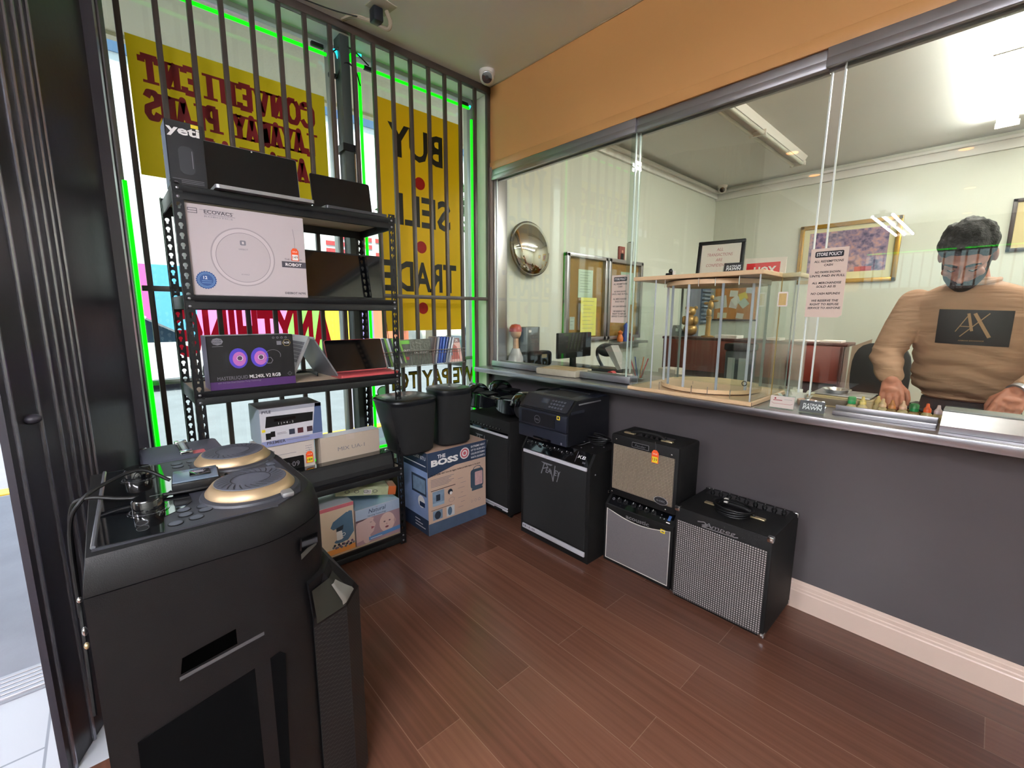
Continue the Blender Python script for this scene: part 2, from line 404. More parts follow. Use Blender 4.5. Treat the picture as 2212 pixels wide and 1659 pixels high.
# window panes
for i, (y0, y1) in enumerate(((-2.135, -1.08), (-1.03, -.02))):
    f = B()
    fm = mat('window_frame_metal', '#9a9c9a', .35, metal=.6)
    for yy in (y0, y1-.03): f.box((-.21, yy, .36), (-.15, yy+.03, 2.955), fm, .003)
    f.box((-.21, y0, .36), (-.15, y1, .40), fm, .003); f.box((-.21, y0, 2.9), (-.15, y1, 2.955), fm, .003)
    f.box((-.2, y0, .98), (-.16, y1, 1.005), fm, .002)
    o = struct('window_%d' % (i+1), f)
    g = B(); g.box((-.184, y0+.03, .4), (-.18, y1-.03, 2.9), clear); g.build('pane', o)
b = B(); b.box((-.12, -1.085, .36), (-.03, -1.03, 2.955), mat('mullion_paint', '#3c4340', .4), .004)
b.box((-.13, -1.10, 2.3), (-.02, -1.015, 2.34), bksteel); struct('trim_4', b)

# ------------------------------------------------------------------ security bars
bars = [-2.068, -1.933, -1.804, -1.676, -1.544, -1.417, -1.288, -1.154, -1.020, -.898, -.776, -.651, -.518, -.392, -.264, -.136]
t = thing('window_grille', 'dark brown steel security grille of upright bars across the street window', 'security bars', (0, -1.05, .02))
b = B(); b.box((-.016, -2.10, 2.925), (.016, 0, 2.968), barm, .003); b.box((-.016, -2.10, .03), (.016, 0, .07), barm, .003)
b.box((-.014, -.03, .07), (.014, -.002, 2.925), barm, .003); b.build('frame', t)
b = B(); b.box((-.012, -2.10, 1.447), (.012, -.03, 1.472), barm, .002); b.build('rail', t)
for yb in bars:
    b = B(); b.box((-.011, yb-.011, .07), (.011, yb+.011, 2.93), barm, .002); b.build('bar', t)

t = thing('window_grille', 'second security grille over the window at the far end of the shop', 'security bars', (2.8, -8.55, .7))
b = B(); b.box((.8, -8.57, WB), (3.6, -8.54, WB+.04), barm); b.box((.8, -8.57, WT-.04), (3.6, -8.54, WT), barm); b.build('frame', t)
for i in range(20):
    b = B(); b.box((.86+i*.136, -8.565, WB+.04), (.885+i*.136, -8.545, WT-.04), barm); b.build('bar', t)
# ------------------------------------------------------------------ neon border
neon = mat('green_neon', '#18ff20', .4, vary=0, emit='#00ff00', estr=NEON)
neonc = mat('cyan_tube_end', '#40f0ff', .4, vary=0, emit='#20e8ff', estr=NEON*1.3)
t = thing('neon_border', 'glowing green neon tubes running round the inside of the street window', 'neon light', (-.1, -1.05, .45))
for pts in ([(-2.108, .45), (-2.108, 1.95)], [(-2.09, 2.82), (-1.14, 2.82)], [(-.945, .45), (-.945, 2.79)], [(-.09, 2.76), (-.09, .45)], [(-2.05, .43), (-.13, .43)]):
    b = B(); b.tube([(-.1, y, z) for y, z in pts], .0095, neon, 10); b.build('tube', t)
b = B(); b.tube(bez([(-.085, -.955, 2.88), (-.095, -.985, 2.875), (-.1, -1.0, 2.85), (-.1, -.975, 2.835), (-.1, -.9, 2.832), (-.1, -.5, 2.832), (-.1, -.11, 2.832)], 6), .0095, neon, 10); b.build('tube', t)
b = B(); b.tube(bez([(-.1, -1.12, 2.85), (-.08, -1.09, 2.85), (-.075, -1.075, 2.80)], 5), .008, neonc); b.build('electrode', t, 'cyan glowing tube end'); b = B(); b.tube([(-.085, -.955, 2.88), (-.08, -.935, 2.88)], .008, neonc); b.build('electrode', t, 'cyan glowing tube end'); b = B()
b.tube([(-.1, -.11, 2.832), (-.1, -.1, 2.85)], .008, neonc); b.build('electrode', t, 'cyan glowing tube end')
b = B(); b.tube(bez([(-.07, -.905, 2.0), (-.07, -.87, 1.75), (-.06, -.90, 1.5), (-.07, -.85, 1.3), (-.08, -.83, 1.15)], 8), .002, mat('red_wire', '#8c2430', .5, vary=0), 6); b.build('red_wire', t, 'thin red wire hanging beside the tube')
b = B()
for y, z in ((-1.19, 2.85), (-1.1, 2.72), (-.88, 2.83), (-.16, 2.85)):
    k_ = B(); k_.box((-.11, y-.035, z-.012), (-.085, y+.035, z+.012), bksteel, .006); k_.build('connector', t)
b.tube(bez([(-.08, -1.12, 2.83), (-.04, -1.06, 2.87), (-.03, -1.0, 2.86), (-.06, -.9, 2.83)], 8), .004, black)
b.tube(bez([(-.08, -1.1, 2.70), (-.03, -1.06, 2.78), (-.03, -1.0, 2.76), (-.08, -.95, 2.71)], 8), .004, black); b.build('lead_wires', t)

t = thing('neon_border', 'green neon tube along the top of the far window', 'neon light', (2.2, -8.5, 2.45))
b = B(); b.tube([(.9, -8.5, 2.47), (2.1, -8.5, 2.47)], .012, neon); b.build('tube', t); b = B(); b.tube([(2.2, -8.5, 2.47), (3.5, -8.5, 2.47)], .012, neon); b.build('tube', t)
# ------------------------------------------------------------------ posters and lettering on the glass
def translucent(name, col, k=.5):
    m = bpy.data.materials.new(name); m.use_nodes = True; nt = m.node_tree; n = nt.nodes; l = nt.links
    bs = n['Principled BSDF']; bs.inputs['Base Color'].default_value = lin(col); bs.inputs['Roughness'].default_value = .5
    tr = n.new('ShaderNodeBsdfTranslucent'); tr.inputs['Color'].default_value = lin(col); mx = n.new('ShaderNodeMixShader'); mx.inputs[0].default_value = k
    l.new(bs.outputs[0], mx.inputs[1]); l.new(tr.outputs[0], mx.inputs[2]); l.new(mx.outputs[0], n['Material Output'].inputs['Surface']); return m
py = translucent('poster_yellow', '#e8c828', .6); pyg = translucent('poster_yellow_green', '#dccb2c', .6)
pred = translucent('poster_maroon', '#8c1a24', .45); pblk = translucent('poster_black', '#1c1814', .3); pdot = translucent('poster_red', '#b21c18', .45)
SL = {  # slab letters: strokes on a 0..1 x 0..1 cell, then serif spots (x, y)
 'C': ([[(.95,.72),(.88,.9),(.7,.98),(.3,.98),(.08,.75),(.08,.25),(.3,.02),(.7,.02),(.95,.25)]], [(.95,.8)]),
 'O': ([[(.3,.98),(.7,.98),(.93,.72),(.93,.28),(.7,.02),(.3,.02),(.07,.28),(.07,.72),(.3,.98)]], []),
 'N': ([[(.18,0),(.18,1)],[(.18,1),(.82,0)],[(.82,0),(.82,1)]], [(.18,0),(.12,1),(.82,1)]),
 'V': ([[(.12,1),(.5,0),(.88,1)]], [(.12,1),(.88,1)]),
 'E': ([[(.2,0),(.2,1)],[(.1,.97),(.9,.97)],[(.1,.03),(.9,.03)],[(.2,.5),(.68,.5)],[(.9,.97),(.9,.78)],[(.9,.03),(.9,.24)]], []),
 'I': ([[(.5,0),(.5,1)]], [(.5,0),(.5,1)]),
 'T': ([[(.5,0),(.5,1)],[(.05,.96),(.95,.96)],[(.06,.96),(.06,.74)],[(.94,.96),(.94,.74)]], [(.5,0)]),
 'L': ([[(.22,0),(.22,1)],[(.1,.03),(.9,.03)],[(.9,.03),(.9,.28)]], [(.22,1)]),
 'A': ([[(.12,0),(.5,1),(.88,0)],[(.28,.34),(.72,.34)]], [(.1,0),(.9,0)]),
 'Y': ([[(.1,1),(.5,.45),(.9,1)],[(.5,0),(.5,.5)]], [(.1,1),(.9,1),(.5,0)]),
 'W': ([[(.05,1),(.28,0),(.5,.8),(.72,0),(.95,1)]], [(.07,1),(.93,1)]),
 'P': ([[(.22,0),(.22,1)],[(.15,.97),(.7,.97),(.9,.82),(.9,.6),(.7,.46),(.22,.46)]], [(.22,0)]),
 'S': ([[(.9,.78),(.7,.98),(.3,.98),(.1,.82),(.12,.62),(.85,.4),(.9,.18),(.7,.02),(.3,.02),(.08,.24)]], []),
 'B': ([[(.22,0),(.22,1)],[(.1,.97),(.7,.97),(.86,.82),(.86,.66),(.7,.52),(.22,.52)],[(.7,.52),(.92,.36),(.92,.18),(.7,.03),(.1,.03)]], [])}
def slab(b, s, x0, x1, y, h, m, M, z, st=.036, z2=0):
    n = len(s); cw = (x1-x0)/n
    for i, ch in enumerate(s):
        if ch == ' ': continue
        S, F = SL[ch]; k = 1.0; w_ = cw*.86; ox = x0+i*cw+cw*.07
        if ch == 'I': w_ = cw*.6; ox = x0+i*cw+cw*.2
        for q, P in enumerate(S):
            b.line([(ox+a*w_, y+c*h) for a, c in P], st, m, M, z+q*.0002+i*.00001)
            for a, c in P[1:-1]: b.disc(ox+a*w_, y+c*h, st/2, m, M, z+q*.0002+i*.00001+.00005, 12)
        for a, c in F: b.rect(ox+a*w_-.03, y+c*h-(.012 if c > .5 else .0), ox+a*w_+.03, y+c*h+(.0 if c > .5 else .012), m, M, z+.0009)
o = B(); o.box((-.1505, -2.04, 2.0), (-.1495, -1.146, 2.612), pyg)
Mx = frame((-.1512, -1.146, 2.0), (0, -1, 0), (0, 0, 1))
Mi = frame((-.1488, -1.146, 2.0), (0, -1, 0), (0, 0, 1)); Mi = Mi @ Matrix.Scale(-1, 4, (0, 0, 1))
for s_, x0, x1, y in (('CONVENIENT', .065, .855, .42), ('LAYAWAY PLANS', .07, .85, .265), ('AVAYLABLE', .115, .80, .105)):
    slab(o, s_.replace('AVAYLABLE', 'AVAILABLE'), x0, x1, y, .118, pred, Mi, .0006, .027)
rebase(tag(o.build('yellow_poster'), 'yellow window poster with maroon mirrored writing about layaway plans', 'poster', 'yellow posters on the window'), (-.15, -1.6, 2.0))
o = B(); o.box((-.1505, -.835, 1.225), (-.1495, -.168, 2.72), py)
Mi = frame((-.1488, -.168, 0), (0, -1, 0), (0, 0, 1)) @ Matrix.Scale(-1, 4, (0, 0, 1))
for s_, x0, x1, z0, z1 in (('BUY', .15, .575, 2.392, 2.588), ('SELL', .09, .60, 1.957, 2.155), ('TRADE', .045, .645, 1.508, 1.706)):
    o.text(s_, (x0+x1)/2, z0, z1-z0, pblk, Mi, x1-x0, z=.0008, bold=.025)
for z in (2.245, 1.815, 1.385): o.disc(.345, z, .042, pdot, Mi, .0008)
rebase(tag(o.build('yellow_poster'), 'tall yellow window poster with black mirrored writing, red dots between the words', 'poster', 'yellow posters on the window'), (-.15, -.5, 1.23))
# painted words on the glass
red2 = translucent('glass_paint_red', '#c8102c', .5); gold = translucent('glass_paint_gold', '#ffd23c', .75); lgrn = translucent('glass_paint_green', '#6fae70', .5); lmint = translucent('glass_paint_mint', '#8fb8a8', .5)
o = B(); Mi = frame((-.1768, -1.20, 0), (0, -1, 0), (0, 0, 1)) @ Matrix.Scale(-1, 4, (0, 0, 1))
o.text('ANYTHING', .37, 1.13, .235, red2, Mi, .80, z=.0, bold=.045)
rebase(tag(o.build('window_lettering'), 'large red mirrored word painted on the glass behind the rack', 'window lettering', 'words painted on the window'), (-.177, -1.6, 1.13))
o = B(); Mi = frame((-.1768, -.03, 0), (0, -1, 0), (0, 0, 1)) @ Matrix.Scale(-1, 4, (0, 0, 1))
o.text('WE PAY TOP', .39, .80, .122, pblk, Mi, .79, z=.0, bold=.035); o.text('WE PAY TOP', .39, .804, .114, gold, Mi, .78, z=.0012, bold=.008)
rebase(tag(o.build('window_lettering'), 'yellow black-edged mirrored words painted low on the right window pane', 'window lettering', 'words painted on the window'), (-.177, -.4, .8))
o = B(); Mi = frame((-.1768, -.80, 0), (0, -1, 0), (0, 0, 1)) @ Matrix.Scale(-1, 4, (0, 0, 1))
for dx, dz, r_ in ((.0, .80, .045), (.055, .74, .05), (-.0, .69, .04)):
    o.disc(dx+.04, dz, r_, lgrn, Mi, .0, ry=r_*.9); o.ring(dx+.04, dz, r_-.006, r_, pblk, Mi, .001, k=.9)
o.line([(.04, .62), (.045, .70), (.09, .78)], .008, pblk, Mi, .0015)
rebase(tag(o.build('window_emblem'), 'green leaf-shaped emblem painted at the foot of the window', 'window lettering', 'words painted on the window'), (-.177, -.84, .7))
# wooden stick leaning inside the pane
o = B(); o.box((-.075, -1.045, 1.85), (-.055, -1.01, 2.32), wood, .002, Matrix.Translation((0, 0, 0)))
rebase(tag(o.build('wooden_stick'), 'thin pale wooden stick standing against the black window post', 'stick'), (-.065, -1.03, 1.85))
# ------------------------------------------------------------------ across the street
def facade_panel(b, y0, y1, z0, z1, x, m): b.box((x-.05, y0, z0), (x, y1, z1), m)
t = thing('shop_building', 'long low shop building across the street painted in bright colour panels', 'building', (-13, 2, -.13))
b = B(); b.box((-20, -30, -.13), (-12.65, 32, 4.4), mat('shop_white', '#d8d6d4', .8, vary=.08)); b.build('wall', t)
for y0, y1, c in ((-30, -1.75, '#c8ccd6'), (-1.75, -1.2, '#e060a8'), (-1.2, -.25, '#5aa6d6'), (-.25, 2.1, '#ee7fc0'), (2.1, 3.15, '#8ccc5a'), (3.15, 4.45, '#eccc3c'), (4.45, 5.0, '#9a86d0'), (5.0, 6.4, '#f08a68'), (6.4, 9.0, '#d8d0c8')):
    b = B(); facade_panel(b, y0, y1, -.13, 2.6, -12.6, mat('shop_'+c[1:], c, .7)); b.build('painted_panel', t)
b = B(); facade_panel(b, 3.3, 7.5, 2.7, 4.1, -12.6, mat('shop_sign_white', '#e6dede', .7))
M_ = FX(-12.58, 3.3, 0)
for r_ in range(5):
    for c_ in range(7):
        if (r_*3+c_) % 4: b.rect(.15+c_*.58, 2.85+r_*.24, .6+c_*.58, 2.99+r_*.24, mat('brick_red_print', '#c8484c', .7), M_)
b.build('sign_board', t)
b = B()
for i in range(9): b.box((-12.6, -28+i*3.1, .0), (-12.55, -26.4+i*3.1, 2.4), mat('shop_window_dark', '#5b6a80', .2)); 
b.build('shop_windows', t)
t = thing('office_block', 'tall pale building with a dark blue window band and stepped cornice across the street', 'building', (-22, 0, -.13))
b = B(); b.box((-30, -45, -.13), (-21, 60, 10.6), mat('block_white', '#e2e2e6', .8)); b.build('wall', t)
b = B(); b.box((-20.98, -45, 11.0), (-20.9, 60, 13.3), mat('block_blue_glass', '#3f5878', .3)); b.build('window_band', t)
b = B(); b.box((-30, -45, 10.6), (-21, 60, 15.6), mat('block_grey', '#a7adb5', .8))
for i in range(5): b.box((-20.9+.0, -45, 13.4+i*.42), (-20.6+i*.12, 60, 13.6+i*.42), mat('cornice_white', '#d4d6d8', .8))
b.build('cornice', t)
def car(name, label, loc, rz, col, L=4.4):
    t = thing(name, label, 'car', loc, None, rz); M = wmat(t)
    cm = mat('car_'+col[1:], col, .25, coat=.8, vary=0); dk = mat('car_glass', '#1c2836', .08, vary=0)
    def prof(pts, w0, w1, m, nm):
        b = B(); b.M = M
        ring = lambda y, k: [(x, y, z*1.0) for x, z in pts]
        n = len(pts); rs = []
        for y, k in ((-w1, .96), (-w0, 1), (w0, 1), (w1, .96)): rs.append([((x)*k, y, (z-.5)*k+.5) for x, z in pts])
        b.loft(rs, m, smooth=False); b.build(nm, t)
    prof([(-L/2, .3), (-L/2+.02, .75), (-L/2+.15, .85), (-.9, .92), (1.0, .92), (L/2-.3, .82), (L/2, .62), (L/2, .3), (0, .22)], .78, .86, cm, 'body')
    prof([(-1.6, .9), (-1.2, 1.38), (.2, 1.42), (1.05, .92)], .6, .72, dk, 'windows')
    prof([(-1.25, 1.37), (-1.1, 1.43), (.1, 1.46), (.28, 1.40)], .58, .66, cm, 'roof')
    for sx in (-1.35, 1.35):
        for sy in (-.8, .8):
            w_ = B(); w_.M = M; w_.cyl((sx, sy-.1, .33), (sx, sy+.1, .33), .33, mat('tyre', '#18181a', .8), 24)
            w_.cyl((sx, sy-.105, .33), (sx, sy+.105, .33), .19, alu, 16); w_.build('wheel', t)
    return t
car('parked_car', 'white parked car across the street, seen through the leftmost bars', (-8.6, -1.9, -.13), R(88), '#e8e8ec')
car('parked_car', 'dark red parked car in the street behind the metal rack', (-11.2, -3.4, -.13), R(90), '#8a2c3a')
car('parked_car', 'dark grey parked car seen at the right end of the window', (-7.5, 7.2, -.13), R(95), '#4a5058')
def tree(loc, h, r, label, seed):
    rd = random.Random(seed); t = thing('street_tree', label, 'tree', loc, 'trees across the street')
    x0, y0, z0 = loc; b = B(); b.tube([(x0, y0, z0), (x0+.1, y0, z0+h*.5), (x0, y0+.1, z0+h*.8)], [.16, .12, .07], mat('bark', '#6b6258', .9), 10)
    for i in range(5):
        a = rd.uniform(0, 6.28); b.tube([(x0+.05, y0, z0+h*.45), (x0+math.cos(a)*r*.6, y0+math.sin(a)*r*.6, z0+h*.8)], [.06, .02], MATS['bark'], 6)
    b.build('trunk', t)
    b = B(); lf = mat('leaves', '#4d6c46', .6, vary=.3)
    for i in range(1500):
        while 1:
            p = Vector((rd.uniform(-1, 1), rd.uniform(-1, 1), rd.uniform(-1, 1)))
            if .15 < p.length < 1: break
        c = Vector((x0, y0, z0+h*.8))+Vector((p.x*r, p.y*r, p.z*r*.9)); a = Vector((rd.gauss(0, 1), rd.gauss(0, 1), rd.gauss(0, 1))).normalized(); bb = a.orthogonal().normalized()
        k = rd.uniform(.08, .17); b.add([tuple(c+a*k), tuple(c+bb*k*.5), tuple(c-a*k), tuple(c-bb*k*.5)], [(0, 1, 2, 3)], lf)
    b.build('foliage', t)
tree((-9.5, 9.6, -.13), 5.6, 1.7, 'leafy street tree seen at the right edge of the window', 3)
tree((-9.8, 5.6, -.13), 5.8, 1.5, 'leafy street tree seen beside the tall yellow poster', 5)

# ------------------------------------------------------------------ boltless steel rack
X0, X1, Y0, Y1, RT = .06, .477, -2.0, -1.055, 1.862
t = thing('storage_rack', 'black boltless steel rack with keyhole posts in front of the window', 'storage rack', (.27, -1.53, 0))
def flange(b, o, u, n=48, wd=.035, H=RT):
    """keyholed steel strip: o base corner, u width direction"""
    u = Vector(u); o = Vector(o); c = H/n
    hole = [(math.cos(a)*.0085, math.sin(a)*.0085+.004) for a in [R(-60+i*300/7) for i in range(8)]]
    hole = []
    for i in range(9): a = R(-62+i*304/8); hole.append((math.cos(a)*.0085, math.sin(a)*.0085+.0045))
    hole += [(-.0035, -.012), (.0035, -.012)]
    out = []
    for x, z in hole:
        k = min((wd/2)/max(abs(x), 1e-6), (c/2)/max(abs(z), 1e-6)); out.append((x*k, z*k))
    # square corners
    for k in range(n):
        zc = c*(k+.5); vs_ = []
        pts = [(x, z) for x, z in hole]+out
        ang = lambda p: math.atan2(p[1], p[0])
        corners = [(wd/2, c/2), (-wd/2, c/2), (-wd/2, -c/2), (wd/2, -c/2)]
        vs_ = [tuple(o+u*(x+wd/2)+Vector((0, 0, zc+z))) for x, z in pts+corners]
        nh = len(hole); fs = []
        for i in range(nh):
            j = (i+1) % nh; fs.append((i, nh+i, nh+j, j))
            a0, a1 = ang(out[i]), ang(out[j])
            for q, cr in enumerate(corners):
                ac = ang(cr); d = (a1-a0) % (2*PI); e = (ac-a0) % (2*PI)
                if 1e-4 < e < d-1e-4: fs.append((nh+i, 2*nh+q, nh+j))
        b.add(vs_, fs, bksteel)
for x, sx in ((X1, -1), (X0, 1)):
    for y, sy in ((Y0, 1), (Y1, -1)):
        b = B(); flange(b, (x, y, 0), (0, sy, 0)); flange(b, (x, y, 0), (sx, 0, 0))
        b.cyl((x, y, 0), (x, y, RT), .0022, bksteel, 8); b.build('post', t)
ZS = [1.838, 1.413, 1.012, .472, .062]
rivet = mat('rivet', '#8a8a90', .35, metal=.8)
for z in ZS:
    s_ = B(); s_.box((X0+.01, Y0+.01, z-.012), (X1-.012, Y1-.01, z), board); sh = s_.build('shelf_board', t)
    b = B()
    for x in (X0, X1):
        sg = 1 if x == X1 else -1
        pf = [(0, 0), (.006, -.002), (.006, -.02), (.002, -.026), (.006, -.034), (.006, -.055), (0, -.058), (-.006, -.05), (-.006, -.0)]
        b.loft([[(x-sg*.004+p*sg*.9, yy, z+.006+q) for p, q in pf] for yy in (Y0+.006, Y1-.006)], bksteel, smooth=False)
    for y in (Y0, Y1): b.box((X0+.004, y+(.002 if y == Y0 else -.008), z-.05), (X1-.004, y+(.008 if y == Y0 else -.002), z+.006), bksteel, .002)
    b.build('shelf_beam', t)
b = B()
for z in ZS:
    for y in (Y0+.0175, Y1-.0175):
        for dz in (-.008, -.04): b.ell((X1+.002, y, z+dz), (.003, .006, .006), rivet, 10, 6)
b.build('rivets', t)

def carton(name, lab, cat, x0, x1, y0, y1, z0, z1, m, side=None, top=None, bev=.002, group=None):
    """printed box standing with its front on +x; returns thing and builder of its front print"""
    t = thing(name, lab, cat, ((x0+x1)/2, (y0+y1)/2, z0), group)
    b = B(); b.box((x0, y0, z0), (x1, y1, z1), m, bev, seg=1)
    if side: b.rect(.002, .002, x1-x0-.002, z1-z0-.002, side, FY(x0, y0, z0), .0004)
    if top: b.rect(.002, .002, x1-x0-.002, y1-y0-.002, top, FZ(x0, y0, z1), .0004)
    b.build('box', t)
    p = B(); p.M = FX(x1, y0, z0)
    return t, p, y1-y0, z1-z0
kraft = mat('carton_white', '#c4b8b8', .55, vary=.03)
# -- robot vacuum box
t, p, W, H = carton('robot_vacuum_box', 'large white carton with a round robot vacuum printed on it', 'box', .345, .462, -1.975, -1.515, 1.42, 1.782, mat('vac_white', '#b8acae', .35, vary=.02))
ink = mat('dim_ink', '#3f3a44', .6, vary=0)
p.text('ECOVACS', .125, H-.033, .014, ink, w=.10, bold=.012); p.rect(.06, H-.021, .18, H-.0195, greyink); p.rect(.075, H-.038, .185, H-.0365, greyink)
p.text('ROBOTICS', .125, H-.048, .006, greyink, w=.1)
for k, zz in ((0, H-.018), (1, H-.027), (2, H-.036)): p.rect(.02, zz-.001, .052, zz+.001, ink)
p.rect(.05, H-.037, .052, H-.017, ink); p.rect(.02, H-.026, .022, H-.018, ink)
cx, cz = .205, .165
p.disc(cx, cz, .122, mat('vac_grey', '#9c9194', .5, vary=0), z=.0006, n=48); p.disc(cx, cz, .117, mat('vac_rim', '#c0b4b6', .5, vary=0), z=.0009, n=48)
p.disc(cx, cz-.002, .104, mat('vac_edge', '#857b80', .5, vary=0), z=.0012, n=48); p.disc(cx, cz-.002, .102, mat('vac_face', '#b4a8aa', .5, vary=0), z=.0015, n=48)
p.prism(rrect(cx-.011, cz+.05, cx+.011, cz+.07, .004), .0004, greyink, Matrix.Translation((0, 0, .0016))); p.rect(cx-.004, cz+.055, cx+.004, cz+.065, kraft, z=.0022)
p.text('DEEBOT', cx, cz+.03, .006, greyink, w=.035, z=.002); p.text('ECOVACS', cx, cz-.075, .005, greyink, w=.03, z=.002)
p.prism([(.06+(.037 if i % 2 else .034)*math.cos(i*PI/24), .062+(.037 if i % 2 else .034)*math.sin(i*PI/24)) for i in range(48)], .0004, blueink, Matrix.Translation((0, 0, .0008)))
p.ring(.06, .062, .0285, .030, ltblue, z=.0016); p.ring(.06, .062, .0245, .0255, ltblue, z=.0016)
p.text('12', .057, .066, .012, whiteink, z=.0016, bold=.02); p.rect(.044, .058, .078, .0595, ltblue, z=.0016); p.rect(.044, .05, .078, .0515, ltblue, z=.0016)
p.rect(W-.105, .135, W-.001, .162, ink); p.text('ROBOT', W-.055, .142, .013, whiteink, w=.07, z=.0018, bold=.02)
p.text('THE VACUUM', W-.055, .168, .007, ink, w=.075); p.text('DEEBOT N79S', W-.055, .015, .009, ink, w=.09, bold=.02)
pr = p.build('printed_front', t)
# price tags
def price_tag(x, y, z, label, s=1., cord=.06, facing='x', txt='149', low=yellow_tag):
    t = thing('price_tag', label, 'price tag', (x, y, z), 'paper price tags'); b = B()
    b.M = FX(x, y, z) if facing == 'x' else FY(x, y, z)
    k = .016*s
    b.prism([(-k, -2.2*k), (k, -2.2*k), (k, .6*k), (.45*k, 1.3*k), (-.45*k, 1.3*k), (-k, .6*k)], .0008, orange_tag)
    b.rect(-k*.8, -2.05*k, k*.8, -.5*k, low, z=.0014); b.text(txt, 0, -1.6*k, k*.75, bkink, z=.002); b.text('SALE', 0, .1*k, k*.4, whiteink, z=.002, w=k*1.3)
    b.build('card', t); b = B(); b.M = I4
    M = FX(x, y, z) if facing == 'x' else FY(x, y, z)
    b.tube([M @ Vector((0, k*.9, .001)), M @ Vector((.002, k*.9+cord*.5, .001)), M @ Vector((-.003, k*.9+cord, .0))], .0006, greyink, 5); b.build('string', t)
    return t
price_tag(.4648, -1.562, 1.622, 'orange and white price tag hanging on the robot vacuum carton', 1.0, .09, txt='149', low=whiteink)
# -- microphone box (lettering yeti)
t, p, W, H = carton('microphone_box', 'tall black microphone box with white lettering on top of the rack', 'box', .335, .455, -1.998, -1.875, 1.845, 2.085, mat('matte_black_card', '#17171b', .35), side=mat('blue_grey_card', '#6f84a6', .45))
p.text('yeti', W*.46, H*.80, .032, whiteink, w=.108, bold=.03)
p.rect(W*.68, H*.93, W*.88, H*.985, yellow_tag)
p.prism(rrect(.035, .045, .085, .15, .02), .0006, mat('mic_print', '#2b2c31', .4, vary=0), Matrix.Translation((0, 0, .0005))); p.rect(.078, .07, .080, .135, greyink, z=.0014)
for i in range(3): p.rect(.008, .012+i*.006, W-.012, .0135+i*.006, greyink)
p.build('printed_front', t)
# -- laptops
scr = mat('screen_black', '#050608', .12, vary=0, spec=.6)
silver = mat('silver_laptop', '#a8a8ac', .35, metal=.7, vary=.03); keyc = mat('key_black', '#17171a', .6, vary=0)
def laptop(label, base_o, yw, xd, tilt, hgt, shell, rz=0, keys=True, group='open laptops on the rack', keyc_=None, basez=.014):
    """hinge along y at base_o; base extends towards +x by xd, lid of height hgt leaning back by tilt degrees"""
    t = thing('laptop', label, 'laptop', base_o, group, rz); M = wmat(t)
    b = B(); b.M = M; b.prism(rrect(0, -yw/2, xd, yw/2, .012), basez, shell); base = b.build('keyboard_base', t)
    if keys:
        b = B(); b.M = M @ Matrix.Translation((0, 0, basez))
        rows = 5; kw = (yw-.05)/13
        for r_ in range(rows):
            for c_ in range(13): b.box((.02+r_*.018, -yw/2+.025+c_*kw+.001, 0), (.034+r_*.018, -yw/2+.025+(c_+1)*kw-.001, .0016), keyc_ or keyc)
        b.build('keys', base)
        b = B(); b.M = M @ Matrix.Translation((0, 0, basez)); b.prism(rrect(xd*.58, -.05, xd*.93, .05, .004), .0008, shell); b.build('touchpad', base)
    L = M @ frame((0.0, 0, basez), (0, 1, 0), (-math.sin(R(tilt)), 0, math.cos(R(tilt))))
    b = B(); b.M = L; b.prism(rrect(-yw/2, 0, yw/2, hgt, .010), -.006, shell); b.build('lid', t)
    b = B(); b.M = L; b.prism(rrect(-yw/2+.002, .004, yw/2-.002, hgt-.002, .009), .001, scr, Matrix.Translation((0, 0, .0001))); s_ = b.build('screen', t)
    return t, L
t, L = laptop('wide thin silver laptop with black screen lying open on top of the rack', (.33, -1.668, 1.845), .385, .19, 8, .225, silver)
b = B(); b.M = L; b.disc(0, .217, .0035, whiteink, z=.0025, n=10); b.build('webcam', t)
laptop('smaller dark laptop with black screen on the right of the rack top', (.305, -1.25, 1.845), .315, .17, 10, .19, mat('dark_laptop', '#2a2b30', .4), keys=True)
# tablet / monitor on the second shelf
t = thing('flat_screen', 'glossy black flat screen leaning on the second shelf beside the vacuum carton', 'monitor', (.28, -1.26, 1.42))
b = B(); b.M = frame((.29, -1.26, 1.421), (0, 1, 0), (-.10, 0, 1)); b.prism(rrect(-.215, 0, .215, .245, .008), .018, black); b.build('casing', t)
b2 = B(); b2.M = b.M; b2.prism(rrect(-.205, .012, .205, .237, .004), .001, gloss, Matrix.Translation((0, 0, .0181))); b2.build('screen', t)
b2 = B(); b2.box((.27, -1.36, 1.413), (.40, -1.16, 1.421), white, .003); b2.build('foot', t, 'pale foot of the screen')
# -- cooler box
t, p, W, H = carton('pc_cooler_box', 'black and purple computer cooler carton with two fan pictures', 'box', .30, .428, -1.935, -1.588, 1.012, 1.248, mat('cooler_card', '#141216', .3), side=mat('lilac_card', '#9a8cb8', .4), top=mat('cooler_top', '#5a5668', .4))
pur = mat('purple_print', '#5d3fa0', .5, vary=0)
p.rect(0, 0, W, .036, mat('deep_purple', '#43205a', .5, vary=0), z=.0005)
for cx in (.115, .2):
    p.disc(cx, .135, .036, mat('fan_blue', '#4a3ab0', .5, vary=0), z=.0006, ry=.045); p.disc(cx+.003, .132, .026, mat('fan_pink', '#b060a8', .5, vary=0), z=.0009, ry=.032); p.disc(cx+.005, .135, .012, mat('fan_hub', '#4b3550', .5, vary=0), z=.0012, ry=.014); p.ring(cx+.005, .135, .010, .012, whiteink, z=.0014)
p.ring(.255, .14, .032, .034, greyink, k=.8, z=.001, a0=-20, a1=200); p.ring(.238, .118, .014, .0165, greyink, z=.001, n=6)
p.rect(.06, .09, .075, .16, keyc, z=.0006)
p.prism([(.04+.022*math.cos(i*PI/4), .212+.016*math.sin(i*PI/4)) for i in range(8)], .0004, greyink, Matrix.Translation((0, 0, .0006)))
